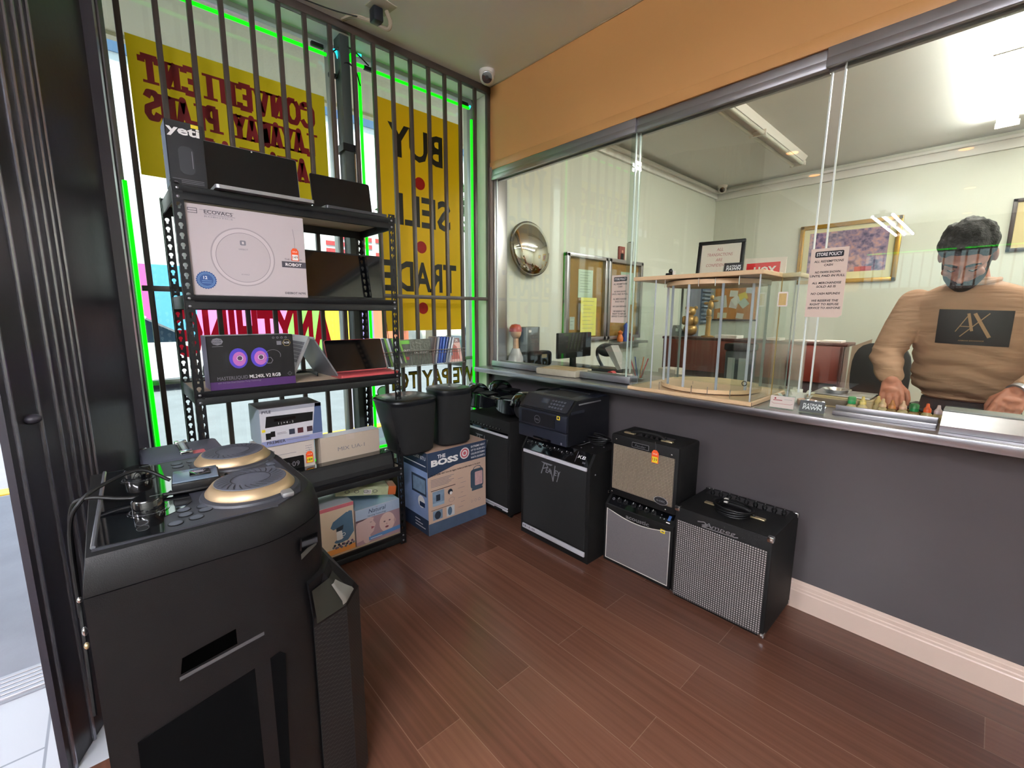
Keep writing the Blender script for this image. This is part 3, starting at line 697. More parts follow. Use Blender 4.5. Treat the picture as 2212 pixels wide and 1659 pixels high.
p.text('COOLER', .04, .214, .007, bkink, w=.032); p.text('MASTER', .04, .204, .007, bkink, w=.032); p.rect(.02, .19, .06, .192, greyink)
p.text('MASTERLIQUID', .028, .042, .0155, greyink, w=.118, al='l'); p.text('ML240L V2 RGB', .152, .042, .0155, whiteink, w=.13, al='l', bold=.01)
p.text('with 3rd Gen Dual Chamber Pump Technology', .028, .027, .007, greyink, w=.17, al='l')
p.prism([(.318+.019*math.cos(i*PI/3), .197+.017*math.sin(i*PI/3)) for i in range(6)], .0003, mat('rgb_badge', '#8a7a50', .5, vary=0), Matrix.Translation((0, 0, .0006)))
p.prism([(.318+.016*math.cos(i*PI/3), .197+.014*math.sin(i*PI/3)) for i in range(6)], .0003, black, Matrix.Translation((0, 0, .0010))); p.text('RGB', .318, .193, .009, whiteink)
p.rect(.275, .188, .295, .206, greyink)
for i in range(4): p.ring(.262+i*.018+(.0), .222, .003, .005, greyink, n=12)
p.rect(.31, .042, .335, .058, keyc, z=.0009); p.ring(.3225, .05, .009, .0105, greyink, n=4)
p.build('printed_front', t)
# -- grey convertible standing like a tent
t = thing('laptop', 'silver convertible laptop standing folded like a tent on the middle shelf', 'laptop', (.3, -1.45, 1.012), 'open laptops on the rack')
rA, rB_ = Vector((.105, -1.488, 1.225)), Vector((.44, -1.495, 1.225))
fA, fB = Vector((.055, -1.585, 1.014)), Vector((.405, -1.592, 1.014))
gA, gB = Vector((.075, -1.385, 1.014)), Vector((.42, -1.375, 1.014))
b = B(); M_ = frame(rA+(fA-rA)*1.0, rB_-rA, rA-fA); hh = (rA-fA).length; ww = (rB_-rA).length
b.M = M_; b.prism(rrect(0, 0, ww, hh, .012), .012, silver); kb = b.build('keyboard_base', t)
b = B(); b.M = M_ @ Matrix.Translation((0, 0, .012))
kr = mat('key_silver', '#5f6068', .5, vary=0)
for r_ in range(6):
    for c_ in range(13): b.box((.022+c_*.0228, hh-.05-r_*.0185, 0), (.042+c_*.0228, hh-.034-r_*.0185, .0014), kr)
b.build('keys', kb); b = B(); b.M = M_ @ Matrix.Translation((0, 0, .012)); b.prism(rrect(ww*.33, .015, ww*.62, .078, .004), .0006, white); b.build('touchpad', kb)
b = B(); M2 = frame(gB, gA-gB, rB_-gB); b.M = M2; b.prism(rrect(0, 0, ww, (rB_-gB).length, .012), .007, mat('grey_lid', '#77787f', .4, metal=.5)); b.build('lid', t)
b = B(); b.tube([rA, rB_], .006, silver, 10); b.build('hinge', t)
b = B()
for k in range(4): b.tube(bez([(.1+k*.01, -1.50+k*.008, 1.02+k*.004), (.2, -1.45+k*.01, 1.03), (.3, -1.44, 1.02+k*.004)], 6), .003, black, 6)
rebase(tag(b.build('coiled_cable'), 'black power cord coiled under the tent-shaped laptop', 'cord'), (.2, -1.46, 1.02))
# -- red laptop
redl = mat('red_laptop', '#b4484c', .4, vary=.04); 
t, L = laptop('red laptop with black screen open on the middle shelf', (.315, -1.215, 1.014), .33, .155, 22, .185, redl, keyc_=mat('key_red', '#7c2c34', .5, vary=0), basez=.016)
# -- receiver box, clock radio box
t, p, W, H = carton('clock_radio_box', 'white clock radio carton on the fourth shelf below the receiver box', 'box', .20, .372, -1.765, -1.505, .474, .702, mat('radio_white', '#c8bcb4', .5, vary=.02), side=mat('radio_blue', '#8fb4cc', .5))
p.text('iHome', .045, H-.035, .016, ink, w=.052, bold=.01); p.rect(.045, H-.052, .17, H-.050, greyink)
p.prism(rrect(.07, .03, .205, .155, .006), .0006, black, Matrix.Translation((0, 0, .0005))); p.text('10:09', .145, .105, .026, greyink, w=.075, z=.0015)
for i in range(4): p.rect(W-.045, H-.03-i*.012, W-.012, H-.028-i*.012, greyink)
p.build('printed_front', t)
price_tag(.3745, -1.533, .62, 'orange and yellow price tag on the clock radio carton', 1.1, .03, txt='189')
t, p, W, H = carton('receiver_box', 'grey and white stereo receiver carton stacked on the clock radio carton', 'box', .17, .38, -1.748, -1.462, .704, .892, mat('recv_white', '#c9c6cc', .5, vary=.03), side=mat('recv_side', '#b4c0d0', .5), top=mat('recv_top', '#4f4c52', .6))
p.rect(0, 0, W, .028, mat('recv_lilac', '#8b8fb8', .5, vary=0), z=.0005); p.poly([(W-.05, .03), (W, .03), (W, H), (W-.03, H)], mat('recv_blue', '#4a5a80', .5, vary=0), z=.0006)
p.rect(0, H-.018, W, H, mat('recv_grey', '#9a9aa4', .5, vary=0), z=.0006)
p.text('PYLE', .03, H-.022, .013, ink, w=.04, bold=.03); p.poly([(.02, .095), (.24, .10), (.245, .145), (.028, .150)], black, z=.0008)
p.poly([(.06, .12), (.16, .122), (.16, .136), (.06, .135)], gloss, z=.001)
for i in range(6): p.text('1|=4-2'[i], .08+i*.013, .105, .010, whiteink, z=.0014)
p.rect(.005, .075, .02, .088, yellow_tag)
for x_, y_, w_, h_ in ((.02, .036, .022, .032), (.042, .046, .02, .028)): p.rect(x_, y_, x_+w_, y_+h_, black)
for x_, c in ((.125, '#2c3040'), (.165, '#4c2028'), (.21, '#38242c')): p.rect(x_, .045, x_+.027, .072, mat('pic'+c, c, .5, vary=0))
p.rect(.07, .055, .115, .057, greyink); p.rect(.07, .061, .11, .063, greyink); p.text('PREMIER', .022, .012, .014, ink, w=.085, al='l', bold=.02); p.rect(.11, .018, .22, .021, greyink)
p.build('printed_front', t)
# -- mix box and soundbar
t, p, W, H = carton('cardboard_box', 'plain white carton marked with small black capitals behind the soundbar', 'box', .285, .372, -1.475, -1.145, .474, .695, mat('mix_white', '#b8a898', .6, vary=.02), top=mat('mix_top', '#d6d2da', .5))
p.text('MIX UA-1', W*.5, H-.085, .021, greyink, w=.15); p.text('Carlos   Kiosk', W*.46, H-.145, .012, redink, w=.17); p.rect(W*.42, H-.03, W*.56, H-.001, mat('clear_tape', '#c2b2a6', .2, vary=0), z=.0004)
p.build('printed_front', t)
t = thing('soundbar', 'long black soundbar lying along the front of the fourth shelf', 'soundbar', (.42, -1.5, .474))
b = B(); b.loft([[(.375, y, .476), (.462, y, .476), (.462, y, .50), (.45, y, .55), (.435, y, .563), (.385, y, .563), (.375, y, .55)] for y in (-1.96, -1.11)], mat('soundbar_cloth', '#101013', .6), smooth=False); b.build('body', t)
b = B(); b.box((.378, -1.962, .5635), (.438, -1.108, .566), gloss, .001, seg=1); b.build('top_plate', t, 'glossy top plate')
b = B(); b.box((.374, -1.108, .476), (.463, -1.102, .565), gloss, .003); b.build('end_cap', t)
# -- bottom shelf
t, p, W, H = carton('coffee_maker_box', 'coffee maker carton with a blue pod machine picture on the bottom shelf', 'box', .20, .44, -1.535, -1.345, .064, .335, mat('coffee_cream', '#dcc4ae', .45, vary=.03), top=mat('coffee_top', '#c8cad4', .15))
p.rect(0, H-.02, W, H, mat('coffee_pink', '#c86a78', .5, vary=0), z=.0005); p.rect(0, 0, W, .03, mat('coffee_orange', '#e0924a', .5, vary=0), z=.0005)
slate = mat('machine_blue', '#4e6a84', .5, vary=0); slated = mat('machine_dark', '#232c3a', .5, vary=0)
p.poly([(.10, .14), (.12, .20), (.165, .225), (.18, .22), (.185, .10), (.15, .06), (.135, .06)], slate, z=.001); p.poly([(.06, .155), (.075, .185), (.15, .222), (.165, .215), (.13, .15), (.075, .14)], slate, z=.0014)
p.poly([(.09, .12), (.125, .13), (.13, .155), (.09, .145)], slated, z=.0018); p.prism(rrect(.09, .075, .12, .125, .004), .0003, whiteink, Matrix.Translation((0, 0, .0018))); p.disc(.112, .068, .035, slate, z=.0009, ry=.012); p.ring(.128, .1, .007, .010, whiteink, z=.0022)
for i in range(16): p.disc(.07+.0073*i, .040+.010*math.sin(i*1.9), .007, [greyink, slated, mat('plum', '#70506a', .5, vary=0)][i % 3], z=.0018+.00005*i, n=12)
p.build('printed_front', t)
t, p, W, H = carton('breast_pump_box', 'pale carton with a mother and baby photo on the bottom shelf', 'box', .20, .442, -1.338, -1.072, .064, .272, mat('baby_white', '#d8ccd0', .45, vary=.02), top=mat('baby_top', '#9ab4cc', .3))
ph = mat('photo_mauve', '#a88890', .5, vary=0); pf_ = mat('photo_skin', '#cfb0ae', .5, vary=0); pd = mat('photo_dark', '#5a4450', .5, vary=0)
p.rect(0, H-.06, W, H, mat('baby_blue', '#a8b8d0', .5, vary=0), z=.0005); p.rect(0, 0, W, H-.06, ph, z=.0006)
p.poly([(0, .12), (.0, .02), (.06, .03), (.10, .06), (.115, .10), (.10, .125), (.105, .14), (.085, .148), (.02, .148)], pf_, z=.0009)
p.poly([(.0, .148), (.0, .135), (.04, .14), (.07, .148)], pd, z=.0012); p.rect(.08, .118, .092, .1205, pd, z=.0013); p.poly([(.088, .075), (.108, .085), (.088, .093)], mat('lip', '#a0505c', .5, vary=0), z=.0013)
p.disc(.185, .088, .048, mat('baby_skin', '#d6b6b0', .5, vary=0), z=.0010, ry=.058); p.disc(.233, .085, .007, mat('baby_ear', '#c09c98', .5, vary=0), z=.0012, ry=.012)
for ex in (.168, .2): p.disc(ex, .095, .006, pd, z=.0014, ry=.004)
p.disc(.181, .078, .005, mat('baby_nose', '#c09890', .5, vary=0), z=.0014); p.disc(.182, .06, .011, mat('baby_mouth', '#7c3c48', .5, vary=0), z=.0014, ry=.006)
p.disc(.06, .028, .022, pf_, z=.0015, ry=.028)
p.poly([(.07, .012), (W, .022), (W, .045), (.07, .033)], mat('baby_banner', '#5a88c0', .5, vary=0), z=.0018); p.rect(.08, .019, .15, .022, whiteink, z=.0022)
p.text('Natural', W*.47, H-.035, .024, navy, w=.10, slant=.2); p.text('Nursing Technology', W*.47, H-.054, .009, navy, w=.11); p.text('nuk', W*.47, H-.01, .005, redink)
p.build('printed_front', t)
t = thing('wrapped_box', 'clear-wrapped long grey-green box with orange end lying on the bottom boxes', 'box', (.35, -1.27, .336), None, 0)
b = B(); M_ = Matrix.Translation((.375, -1.25, .337)) @ Matrix.Rotation(R(-14), 4, 'Z') @ Matrix.Rotation(R(-9), 4, 'X'); b.M = M_
b.box((-.05, -.165, .0), (.05, .12, .05), mat('greenish_card', '#a9b08e', .25, vary=.25, vscale=30), .002, seg=1); b.box((-.05, .12, .0), (.05, .165, .05), mat('orange_end', '#b05a30', .3), .002, seg=1); b.build('box', t)
b = B(); b.M = M_ @ frame((.05, -.165, 0), (0, 1, 0), (0, 0, 1))
for i in range(4): b.ring(.06+i*.05, .025, .010, .013, slated, z=.0008, k=.7)
b.rect(.15, .01, .19, .035, whiteink); 
for i in range(9): b.rect(.152+i*.004, .012, .154+i*.004, .033, bkink, z=.0012)
b.build('printed_front', t)
b = B(); b.box((.05, -1.33, .064), (.19, -1.08, .36), mat('blue_carton', '#7f9cc4', .5, vary=.1)); b.rect(.01, .02, .12, .28, whiteink, FY(.05, -1.33, .064))
rebase(tag(b.build('blue_box'), 'blue and white carton at the back of the bottom shelf', 'box'), (.12, -1.2, .064))
b = B(); b.box((.12, -1.32, .0), (.44, -1.30, .001), black); 
# ------------------------------------------------------------------ heater carton and the two speakers on it
t, p, W, H = carton('heater_box', 'big worn blue and cream outdoor heater carton standing on the floor', 'box', .13, .508, -.915, -.465, 0, .525, mat('heater_cream', '#c9ab98', .6, vary=.06), side=mat('heater_side', '#8ea2cc', .5, vary=.15), top=mat('heater_top', '#a88a7a', .6, vary=.1), bev=.004)
blk2 = mat('heater_navy', '#2c3a52', .5, vary=.1)
p.rect(0, H-.115, W, H, blk2, z=.0006); p.rect(0, 0, W, .075, mat('heater_foot', '#4a5a72', .5, vary=.2, vscale=20), z=.0006); p.poly([(0, H-.155), (.20, H-.115), (0, H-.115)], blk2, z=.0007)
p.text('THE', .10, H-.045, .022, whiteink, bold=.03); p.text('BOSS', .125, H-.088, .036, whiteink, w=.20, bold=.05)
p.ring(.275, H-.055, .030, .037, whiteink, z=.001); p.disc(.275, H-.055, .03, mat('heater_red', '#c8606a', .5, vary=0), z=.0009); p.ring(.275, H-.055, .012, .02, whiteink, z=.0014)
for i, s_ in enumerate(('EXTREME HEAT', 'UP TO 20,000 BTU', 'CALOR EXTREMO', 'HASTA 20,000BTU')): p.text(s_, .325, H-.03-i*.024, .012, whiteink, w=.115, al='l', bold=.02)
p.text('The EXTREME HEAT from the biggest, baddest portable heater on the planet', .02, H-.15, .010, bkink, w=.38, al='l', bold=.02)
for i in range(6): p.rect(.02, H-.175-i*.009, .19-(i % 3)*.02, H-.172-i*.009, greyink)
p.rect(.02, H-.245, .2, H-.241, bkink)
pb = mat('pic_blue', '#7d93ac', .5, vary=.3, vscale=40); p.rect(.03, .20, .115, .275, pb, z=.001); p.rect(.055, .21, .085, .25, slated, z=.0013); p.rect(.03, .18, .115, .2, mat('pic_blue2', '#9cb0c4', .5, vary=0), z=.001)
p.disc(.16, .245, .018, slated, z=.001); p.disc(.165, .235, .010, whiteink, z=.0013); p.ring(.17, .19, .02, .022, greyink, k=.7); p.rect(.02, .155, .17, .158, bkink)
p.rect(.03, .09, .10, .15, pb, z=.001); p.disc(.065, .118, .022, slated, z=.0013, ry=.026); p.rect(.13, .085, .19, .15, mat('pic_pale', '#c8ccd0', .5, vary=0), z=.001); p.disc(.155, .118, .016, slate, z=.0013, ry=.028)
hp = mat('heater_pic', '#3c4c5c', .5, vary=0)
p.prism(rrect(.32, .215, .425, .345, .02), .0004, hp, Matrix.Translation((0, 0, .001))); p.prism(rrect(.355, .232, .418, .325, .006), .0004, mat('heater_glow', '#c8a0a0', .5, vary=.3, vscale=60), Matrix.Translation((0, 0, .0016)))
p.ring(.375, .345, .028, .034, hp, z=.001, a0=0, a1=180, k=.6); p.rect(.33, .20, .42, .215, hp)
for i in range(7): p.rect(.22+(i % 2)*.02, .12+i*.032, .26+(i % 3)*.012, .122+i*.032, greyink)
for i in range(3): p.ring(.33+i*.03, .13, .009, .011, greyink, n=3+i)
p.build('printed_front', t)
p = B(); p.M = FY(.13, -.915, 0)
p.rect(0, H-.12, .378, H, blk2, z=.0008); p.rect(0, 0, .378, .10, blk2, z=.0008); p.text('UP TO 20,000 BTU', .36, H-.05, .022, whiteink, w=.26, al='r', bold=.02); p.rect(.05, H-.09, .36, H-.084, whiteink, z=.0012)
p.rect(.19, H-.28, .36, H-.16, blk2, z=.001); p.rect(.205, H-.265, .35, H-.175, pb, z=.0014); p.disc(.3, .20, .04, whiteink, z=.001); p.rect(.28, .17, .34, .20, navy, z=.0014)
for i in range(3): p.rect(.22, .03+i*.02, .34-i*.03, .036+i*.02, whiteink, z=.0012)
p.build('printed_side', t)
b = B(); b.M = I4
b.box((.28, -.80, .527), (.50, -.50, .531), mat('torn_flap', '#b79a86', .7, vary=.15), .001, Matrix.Rotation(R(1), 4, 'X')); b.build('torn_flap', t, 'torn cardboard flap')

cab = mat('speaker_shell', '#121418', .36, spec=.35, vary=.06); clo = mat('speaker_cloth', '#08080a', .85, vary=0)
def tapered(name, label, c, bx, by, tx, ty, h, lean, rz):
    t = thing(name, label, 'speaker', c, 'tapered black speakers on the heater carton', rz); M = wmat(t)
    def ring(rx, ry, z, k, n=36):
        out = []
        for j in range(n):
            a = 2*PI*j/n; x = math.cos(a); y = math.sin(a)
            x = math.copysign(abs(x)**.62, x); y = math.copysign(abs(y)**.62, y)
            if x > 0: x *= .82
            out.append((x*rx+lean[0]*k, y*ry+lean[1]*k, z))
        return out
    b = B(); b.M = M; rs = []
    for k in (0, .03, .1, .3, .6, .85, .93): rs.append(ring((bx+(tx-bx)*k)*(1 if k > .02 else .93), (by+(ty-by)*k)*(1 if k > .02 else .93), h*k, k))
    rs.append(ring(tx*1.01, ty*1.01, h*.955, .95)); rs.append(ring(tx*.99, ty*.99, h*.985, 1)); rs.append(ring(tx*.93, ty*.94, h, 1))
    b.loft(rs, cab); b.build('shell', t)
    b = B(); b.M = M
    g = []
    for k in (.04, .3, .6, .9):
        rx, ry = bx+(tx-bx)*k, by+(ty-by)*k; n = 14
        g.append([(rx*.82*(abs(math.cos(a))**.62)+lean[0]*k+.004, math.copysign(abs(math.sin(a))**.62, math.sin(a))*ry*1.0+lean[1]*k, h*k) for a in [R(-72+144*i/n) for i in range(n+1)]])
    b.loft(g, clo, caps=False, closed=False); b.build('grille', t)
    b = B(); b.M = M @ Matrix.Translation((lean[0], lean[1], h)); b.lathe([(.82, .0002), (.80, .002), (.0, .0022)], mat('speaker_top', '#2b2f36', .3), 36, sx=tx, sy=ty); b.rect(-.01, -.006, .012, .006, whiteink, z=.003); b.build('top_panel', t)
tapered('tapered_speaker', 'black tapered loudspeaker beside the rack post on the heater carton', (.40, -.955, .532), .125, .115, .165, .165, .335, (.0, -.03), R(6))
tapered('tapered_speaker', 'black tapered loudspeaker nearest the hoverboards on the heater carton', (.395, -.67, .532), .12, .115, .145, .125, .355, (.0, .0), R(-4))

# ------------------------------------------------------------------ guitar amplifiers
def knob(b, M, r=.009, h=.012, m=None, pt=True):
    b.lathe([(r*1.15, 0), (r*1.1, h*.3), (r*.85, h*.35), (r*.78, h), (0, h)], m or black, 16, M=M)
    if pt: b.rect(-.0012, 0, .0012, r*.9, whiteink, M, h+.0004)
def corner(b, p, s, r=.022, m=None):
    """metal corner cap on the box corner p, s = outward signs"""
    x, y, z = p; k = r
    b.box((x+s[0]*.002, y+s[1]*.002, z+s[2]*.002), (x-s[0]*k, y-s[1]*k, z-s[2]*k), m or chrome, .004)
stripm = mat('satin_strip', '#d4d4dc', .3, metal=.25, vary=.03)
# tall amp by the window
t = thing('bass_amplifier', 'tall black amplifier with silver trim strips behind the heater carton', 'amplifier', (.46, -.24, 0), 'guitar and keyboard amplifiers')
b = B(); b.box((.225, -.415, .03), (.69, -.02, .668), tolex, .012); b.build('cabinet', t)
for x in (.27, .65):
    for y in (-.37, -.07): w_ = B(); w_.cyl((x-.012, y, .018), (x+.012, y, .018), .018, black, 12); w_.build('caster', t)
b = B(); b.box((.245, -.419, .08), (.672, -.412, .56), clo, .002, seg=1); b.build('grille', t)
b = B(); b.M = frame((.245, -.417, .573), (1, 0, 0), (0, .25, 1)); b.rect(0, 0, .427, .072, gloss, z=.001)
for i in range(11): knob(b, b.M.inverted() @ b.M @ Matrix.Translation((.03+i*.032, .028, .002)), .006, .010)
for i in range(11): b.rect(.024+i*.032, .048, .036+i*.032, .05, greyink, z=.0016)
b.text('TNT', .39, .045, .014, whiteink, bold=.02); b.build('control_panel', t)
b = B(); b.box((.245, -.424, .558), (.672, -.41, .572), stripm, .002); b.box((.245, -.422, .055), (.672, -.41, .066), stripm, .002); b.box((.245, -.422, .072), (.672, -.41, .083), stripm, .002); b.rect(.3, .057, .38, .064, bkink, FY(.245, -.4225, 0)); b.build('trim_strip', t)
def peavey(b, x, z, s, m):
    b.poly([(x, z), (x+.20*s, z), (x+.17*s, z-.02*s), (x+.05*s, z-.02*s)], m, z=.0012)
    b.line([(x+.06*s, z-.01*s), (x+.005*s, z-.16*s)], .016*s, m); b.line([(x+.08*s, z-.01*s), (x+.12*s, z-.05*s), (x+.03*s, z-.09*s)], .012*s, m)
    b.text('EA', x+.125*s, z-.125*s, .07*s, m, w=.09*s, slant=.2, bold=.02, z=.0016); b.line([(x+.17*s, z-.07*s), (x+.21*s, z-.21*s), (x+.24*s, z-.0*s)], .014*s, m, z=.0018)
    b.text('EY', x+.27*s, z-.125*s, .07*s, m, w=.09*s, slant=.2, bold=.02, z=.0016); b.line([(x+.31*s, z-.07*s), (x+.27*s, z-.20*s)], .012*s, m, z=.0012)
lm = mat('logo_grey', '#8e9096', .35, metal=.6, vary=0)
b = B(); b.M = FY(.34, -.4195, .53); peavey(b, 0, 0, .42, lm); b.build('logo', t)
# keyboard amp in front of the counter
t = thing('keyboard_amplifier', 'large black keyboard amplifier with printer on top, silver strips top and bottom', 'amplifier', (1.09, -.3, 0), 'guitar and keyboard amplifiers')
b = B(); b.prism([(-.445, .0), (-.14, .0), (-.14, .612), (-.40, .612), (-.445, .545)], .52, tolex, frame((.83, 0, 0), (0, 1, 0), (0, 0, 1))); b.build('cabinet', t)
b = B(); b.box((.852, -.450, .075), (1.328, -.443, .522), clo, .002, seg=1); b.build('grille', t)
b = B(); b.M = frame((.845, -.4455, .547), (1, 0, 0), (0, .045, .067)); b.rect(0, 0, .49, .078, gloss, z=.001)
for i in range(12): knob(b, Matrix.Translation((.03+i*.030, .035+(.01 if i % 3 else 0), .002)), .007, .013)
b.rect(.395, .01, .397, .07, greyink, z=.0016); b.text('KB', .43, .035, .018, whiteink, w=.05, slant=.2, z=.0016); b.text('300', .455, .012, .010, greyink, z=.0016); b.build('control_panel', t)
b = B(); b.box((.852, -.453, .524), (1.330, -.443, .543), stripm, .002); b.build('trim_strip', t)
b = B(); b.box((.848, -.453, .035), (1.330, -.443, .062), stripm, .002); b.text('KB / A 100', .01, .012, .013, bkink, FY(.85, -.4535, .035), w=.10, al='l'); b.build('trim_strip', t)
b = B(); b.M = FY(1.0, -.4505, .50); peavey(b, 0, 0, .46, lm); b.build('logo', t)
b = B()
for a_ in ((.84, -.435, .03), (1.34, -.435, .03), (1.35, -.20, .58), (1.35, -.4, .50)): b.ell(a_, (.005, .005, .005), rivet, 8, 5)
for i in range(3): b.ell((1.22+i*.04, -.36+.05*i, .613), (.005, .005, .003), rivet, 8, 5)
b.build('screws', t)
b = B()
for k in range(5): b.tube([(1.235+(.05+.006*k)*math.cos(a)*1.1, -.24+.035*math.sin(a)+.004*k, .622+.008*k+.006*math.sin(2*a+k)) for a in [i*2*PI/20 for i in range(21)]], .004, black, 6)
b.tube(bez([(1.19, -.29, .625), (1.15, -.33, .62), (1.20, -.345, .62), (1.24, -.31, .64)], 6), .004, black, 6)
rebase(tag(b.build('coiled_cable'), 'black cord coiled on the keyboard amplifier beside the printer', 'cord'), (1.23, -.25, .615))

# ------------------------------------------------------------------ printer
t = thing('laser_printer', 'black laser printer with round badge sitting on the keyboard amplifier', 'printer', (.99, -.24, .615))
dk = mat('printer_black', '#121318', .4, vary=.05); dk2 = mat('printer_slate', '#1c1f2a', .35, vary=.04)
X_, XR = .80, 1.185
b = B(); b.prism([(-.435, .622), (-.06, .622), (-.06, .865), (-.36, .872), (-.435, .80)], XR-X_, dk, frame((X_, 0, 0), (0, 1, 0), (0, 0, 1))); b.build('body', t)
b = B(); b.box((X_+.004, -.447, .622), (XR-.002, -.43, .695), dk2, .006); b.box((X_+.004, -.449, .700), (XR-.002, -.43, .793), dk2, .006); b.box((X_+.13, -.4505, .622), (X_+.27, -.445, .64), gloss, .003); b.build('paper_drawer', t)
b = B(); b.M = FY(X_, -.4495, 0); b.prism(rrect(.035, .712, .30, .785, .004), .002, dk); b.ring(.165, .745, .021, .0235, silver, z=.003); b.text('DELL', .165, .739, .010, silver, w=.032, z=.003, bold=.02)
b.prism(rrect(.315, .768, .338, .790, .003), .0008, yellow_tag, Matrix.Translation((0, 0, .002))); b.rect(.320, .773, .333, .786, bkink, z=.0034); b.rect(.345, .63, .355, .642, greyink, z=.001); b.build('front_door', t)
b = B(); b.M = frame((X_, -.437, .802), (1, 0, 0), (0, .075, .071)); b.prism(rrect(.02, .006, .37, .10, .01), .003, dk2); b.rect(.15, .045, .205, .08, mat('lcd', '#39424e', .2, vary=0), z=.004)
for r_ in range(3):
    for c_ in range(5): b.prism(rrect(.222+c_*.022, .022+r_*.022, .238+c_*.022, .034+r_*.022, .003), .0015, mat('button_grey', '#4a4e58', .5, vary=0), Matrix.Translation((0, 0, .003)))
b.build('control_panel', t)
b = B(); b.box((X_+.02, -.35, .866), (XR-.01, -.07, .874), dk2, .004); b.box((X_+.09, -.32, .8742), (X_+.31, -.17, .8752), mat('tray_shade', '#020203', .9, vary=0)); b.box((X_+.08, -.165, .872), (X_+.32, -.09, .882), dk, .003); b.box((XR-.006, -.41, .80), (XR+.004, -.30, .815), dk2, .002); b.box((XR, -.35, .845), (XR+.006, -.15, .853), silver, .002)  # near-black sheet on the tray stands for the shade inside its opening
b.build('output_tray', t)

# ------------------------------------------------------------------ hoverboards on the tall amp
def hover(name, label, c, rz, lift=0):
    t = thing(name, label, 'hoverboard', c, 'hoverboards on the tall amplifier', rz); M = wmat(t)
    for s_ in (-1, 1):
        b = B(); b.M = M @ Matrix.Translation((s_*.245, 0, .082)) @ Matrix.Rotation(PI/2, 4, 'Y')
        b.lathe([(0, -.035), (.055, -.035), (.07, -.032), (.08, -.018), (.08, .018), (.07, .032), (.055, .035), (0, .035)], mat('tyre', '#18181a', .8), 28); b.build('wheel', t)
        b = B(); b.M = M
        rs = []
        for k in range(13):
            a = R(12+156*k/12); rs.append([(s_*.245+dx, math.cos(a)*(.094+dr), .082+math.sin(a)*(.094+dr)) for dx, dr in ((-.048, -.006), (-.048, .0), (-.03, .01), (.03, .01), (.048, .0), (.048, -.006))])
        b.loft(rs, gloss); b.build('fender', t)
        b = B(); b.M = M
        b.loft([[(s_*x, -y_, z0), (s_*x, y_, z0), (s_*x, y_*.92, z1), (s_*x, y_*.5, z1+.008), (s_*x, -y_*.5, z1+.008), (s_*x, -y_*.92, z1)] for x, y_, z0, z1 in ((.012, .045, .055, .10), (.05, .065, .04, .112), (.12, .085, .035, .122), (.20, .088, .035, .125))], mat('hover_shell', '#101115', .15, coat=.5, vary=0)); b.build('deck', t)
        b = B(); b.M = M; b.box((s_*.06, -.05, .125), (s_*.185, .05, .134), black, .004); b.build('foot_pad', t)
    b = B(); b.M = M; b.cyl((-.03, 0, .08), (.03, 0, .08), .035, gloss, 20); b.build('joint', t)
hover('hoverboard', 'glossy black hoverboard nearer the printer on the tall amplifier', (.455, -.30, .668), R(2))
hover('hoverboard', 'glossy black hoverboard at the back against the counter wall', (.46, -.10, .668), R(-3))

# ------------------------------------------------------------------ acoustic amp with guitar amp on top
t = thing('guitar_amplifier', 'small black amplifier with grey cloth and white piping, lower of the two stacked', 'amplifier', (1.57, -.22, 0), 'guitar and keyboard amplifiers')
b = B(); b.prism([(-.325, 0), (-.10, 0), (-.10, .385), (-.265, .385), (-.325, .325)], .395, tolex, frame((1.37, 0, 0), (0, 1, 0), (0, 0, 1))); b.build('cabinet', t)
gm = mat('grey_cloth', '#6f6a6c', .85, vary=.25, vscale=400)
def bow(x0, z0, x1, z1, d, n=12): return [(x0, z0), (x1, z0), (x1, z1)]+[(x1+(x0-x1)*i/n, z1-d*math.sin(PI*i/n)) for i in range(1, n)]+[(x0, z1)]
b = B(); b.M = FY(1.37, -.3255, 0); b.poly(bow(.015, .018, .38, .305, .03), gm, z=.001); b.build('grille', t)
b = B(); b.M = b.M; P = bow(.015, .018, .38, .305, .03); Mf = FY(1.37, -.3275, 0); b.tube([Mf @ Vector((x, z, 0)) for x, z in P+[P[0]]], .0022, white, 6); b.build('piping', t, 'white piping')
b = B(); b.M = FY(1.37, -.3262, 0); b.text('acoustic', .2, .288, .021, silver, w=.135, bold=.03, z=.0025); b.rect(.33, .283, .355, .303, yellow_tag, z=.0025); b.rect(.337, .289, .350, .294, bkink, z=.003); b.build('logo', t)
b = B(); b.M = frame((1.37, -.3255, .325), (1, 0, 0), (0, .06, .06)); b.rect(.015, .006, .38, .078, gloss, z=.001)
for i in range(6): knob(b, Matrix.Translation((.07+i*.038+(.012 if i > 1 else 0), .042, .0015)), .012, .014)
b.ring(.035, .04, .004, .007, silver, z=.002); 
for i in range(2): b.disc(.315, .03+i*.016, .003, silver, z=.002)
b.disc(.335, .03, .003, silver, z=.002); b.rect(.352, .028, .366, .055, blueink, z=.002); b.rect(.35, .015, .37, .02, whiteink, z=.002); b.build('control_panel', t)
b = B(); b.box((1.362, -.30, .375), (1.37, -.25, .39), chrome, .003); b.build('handle_end', t)

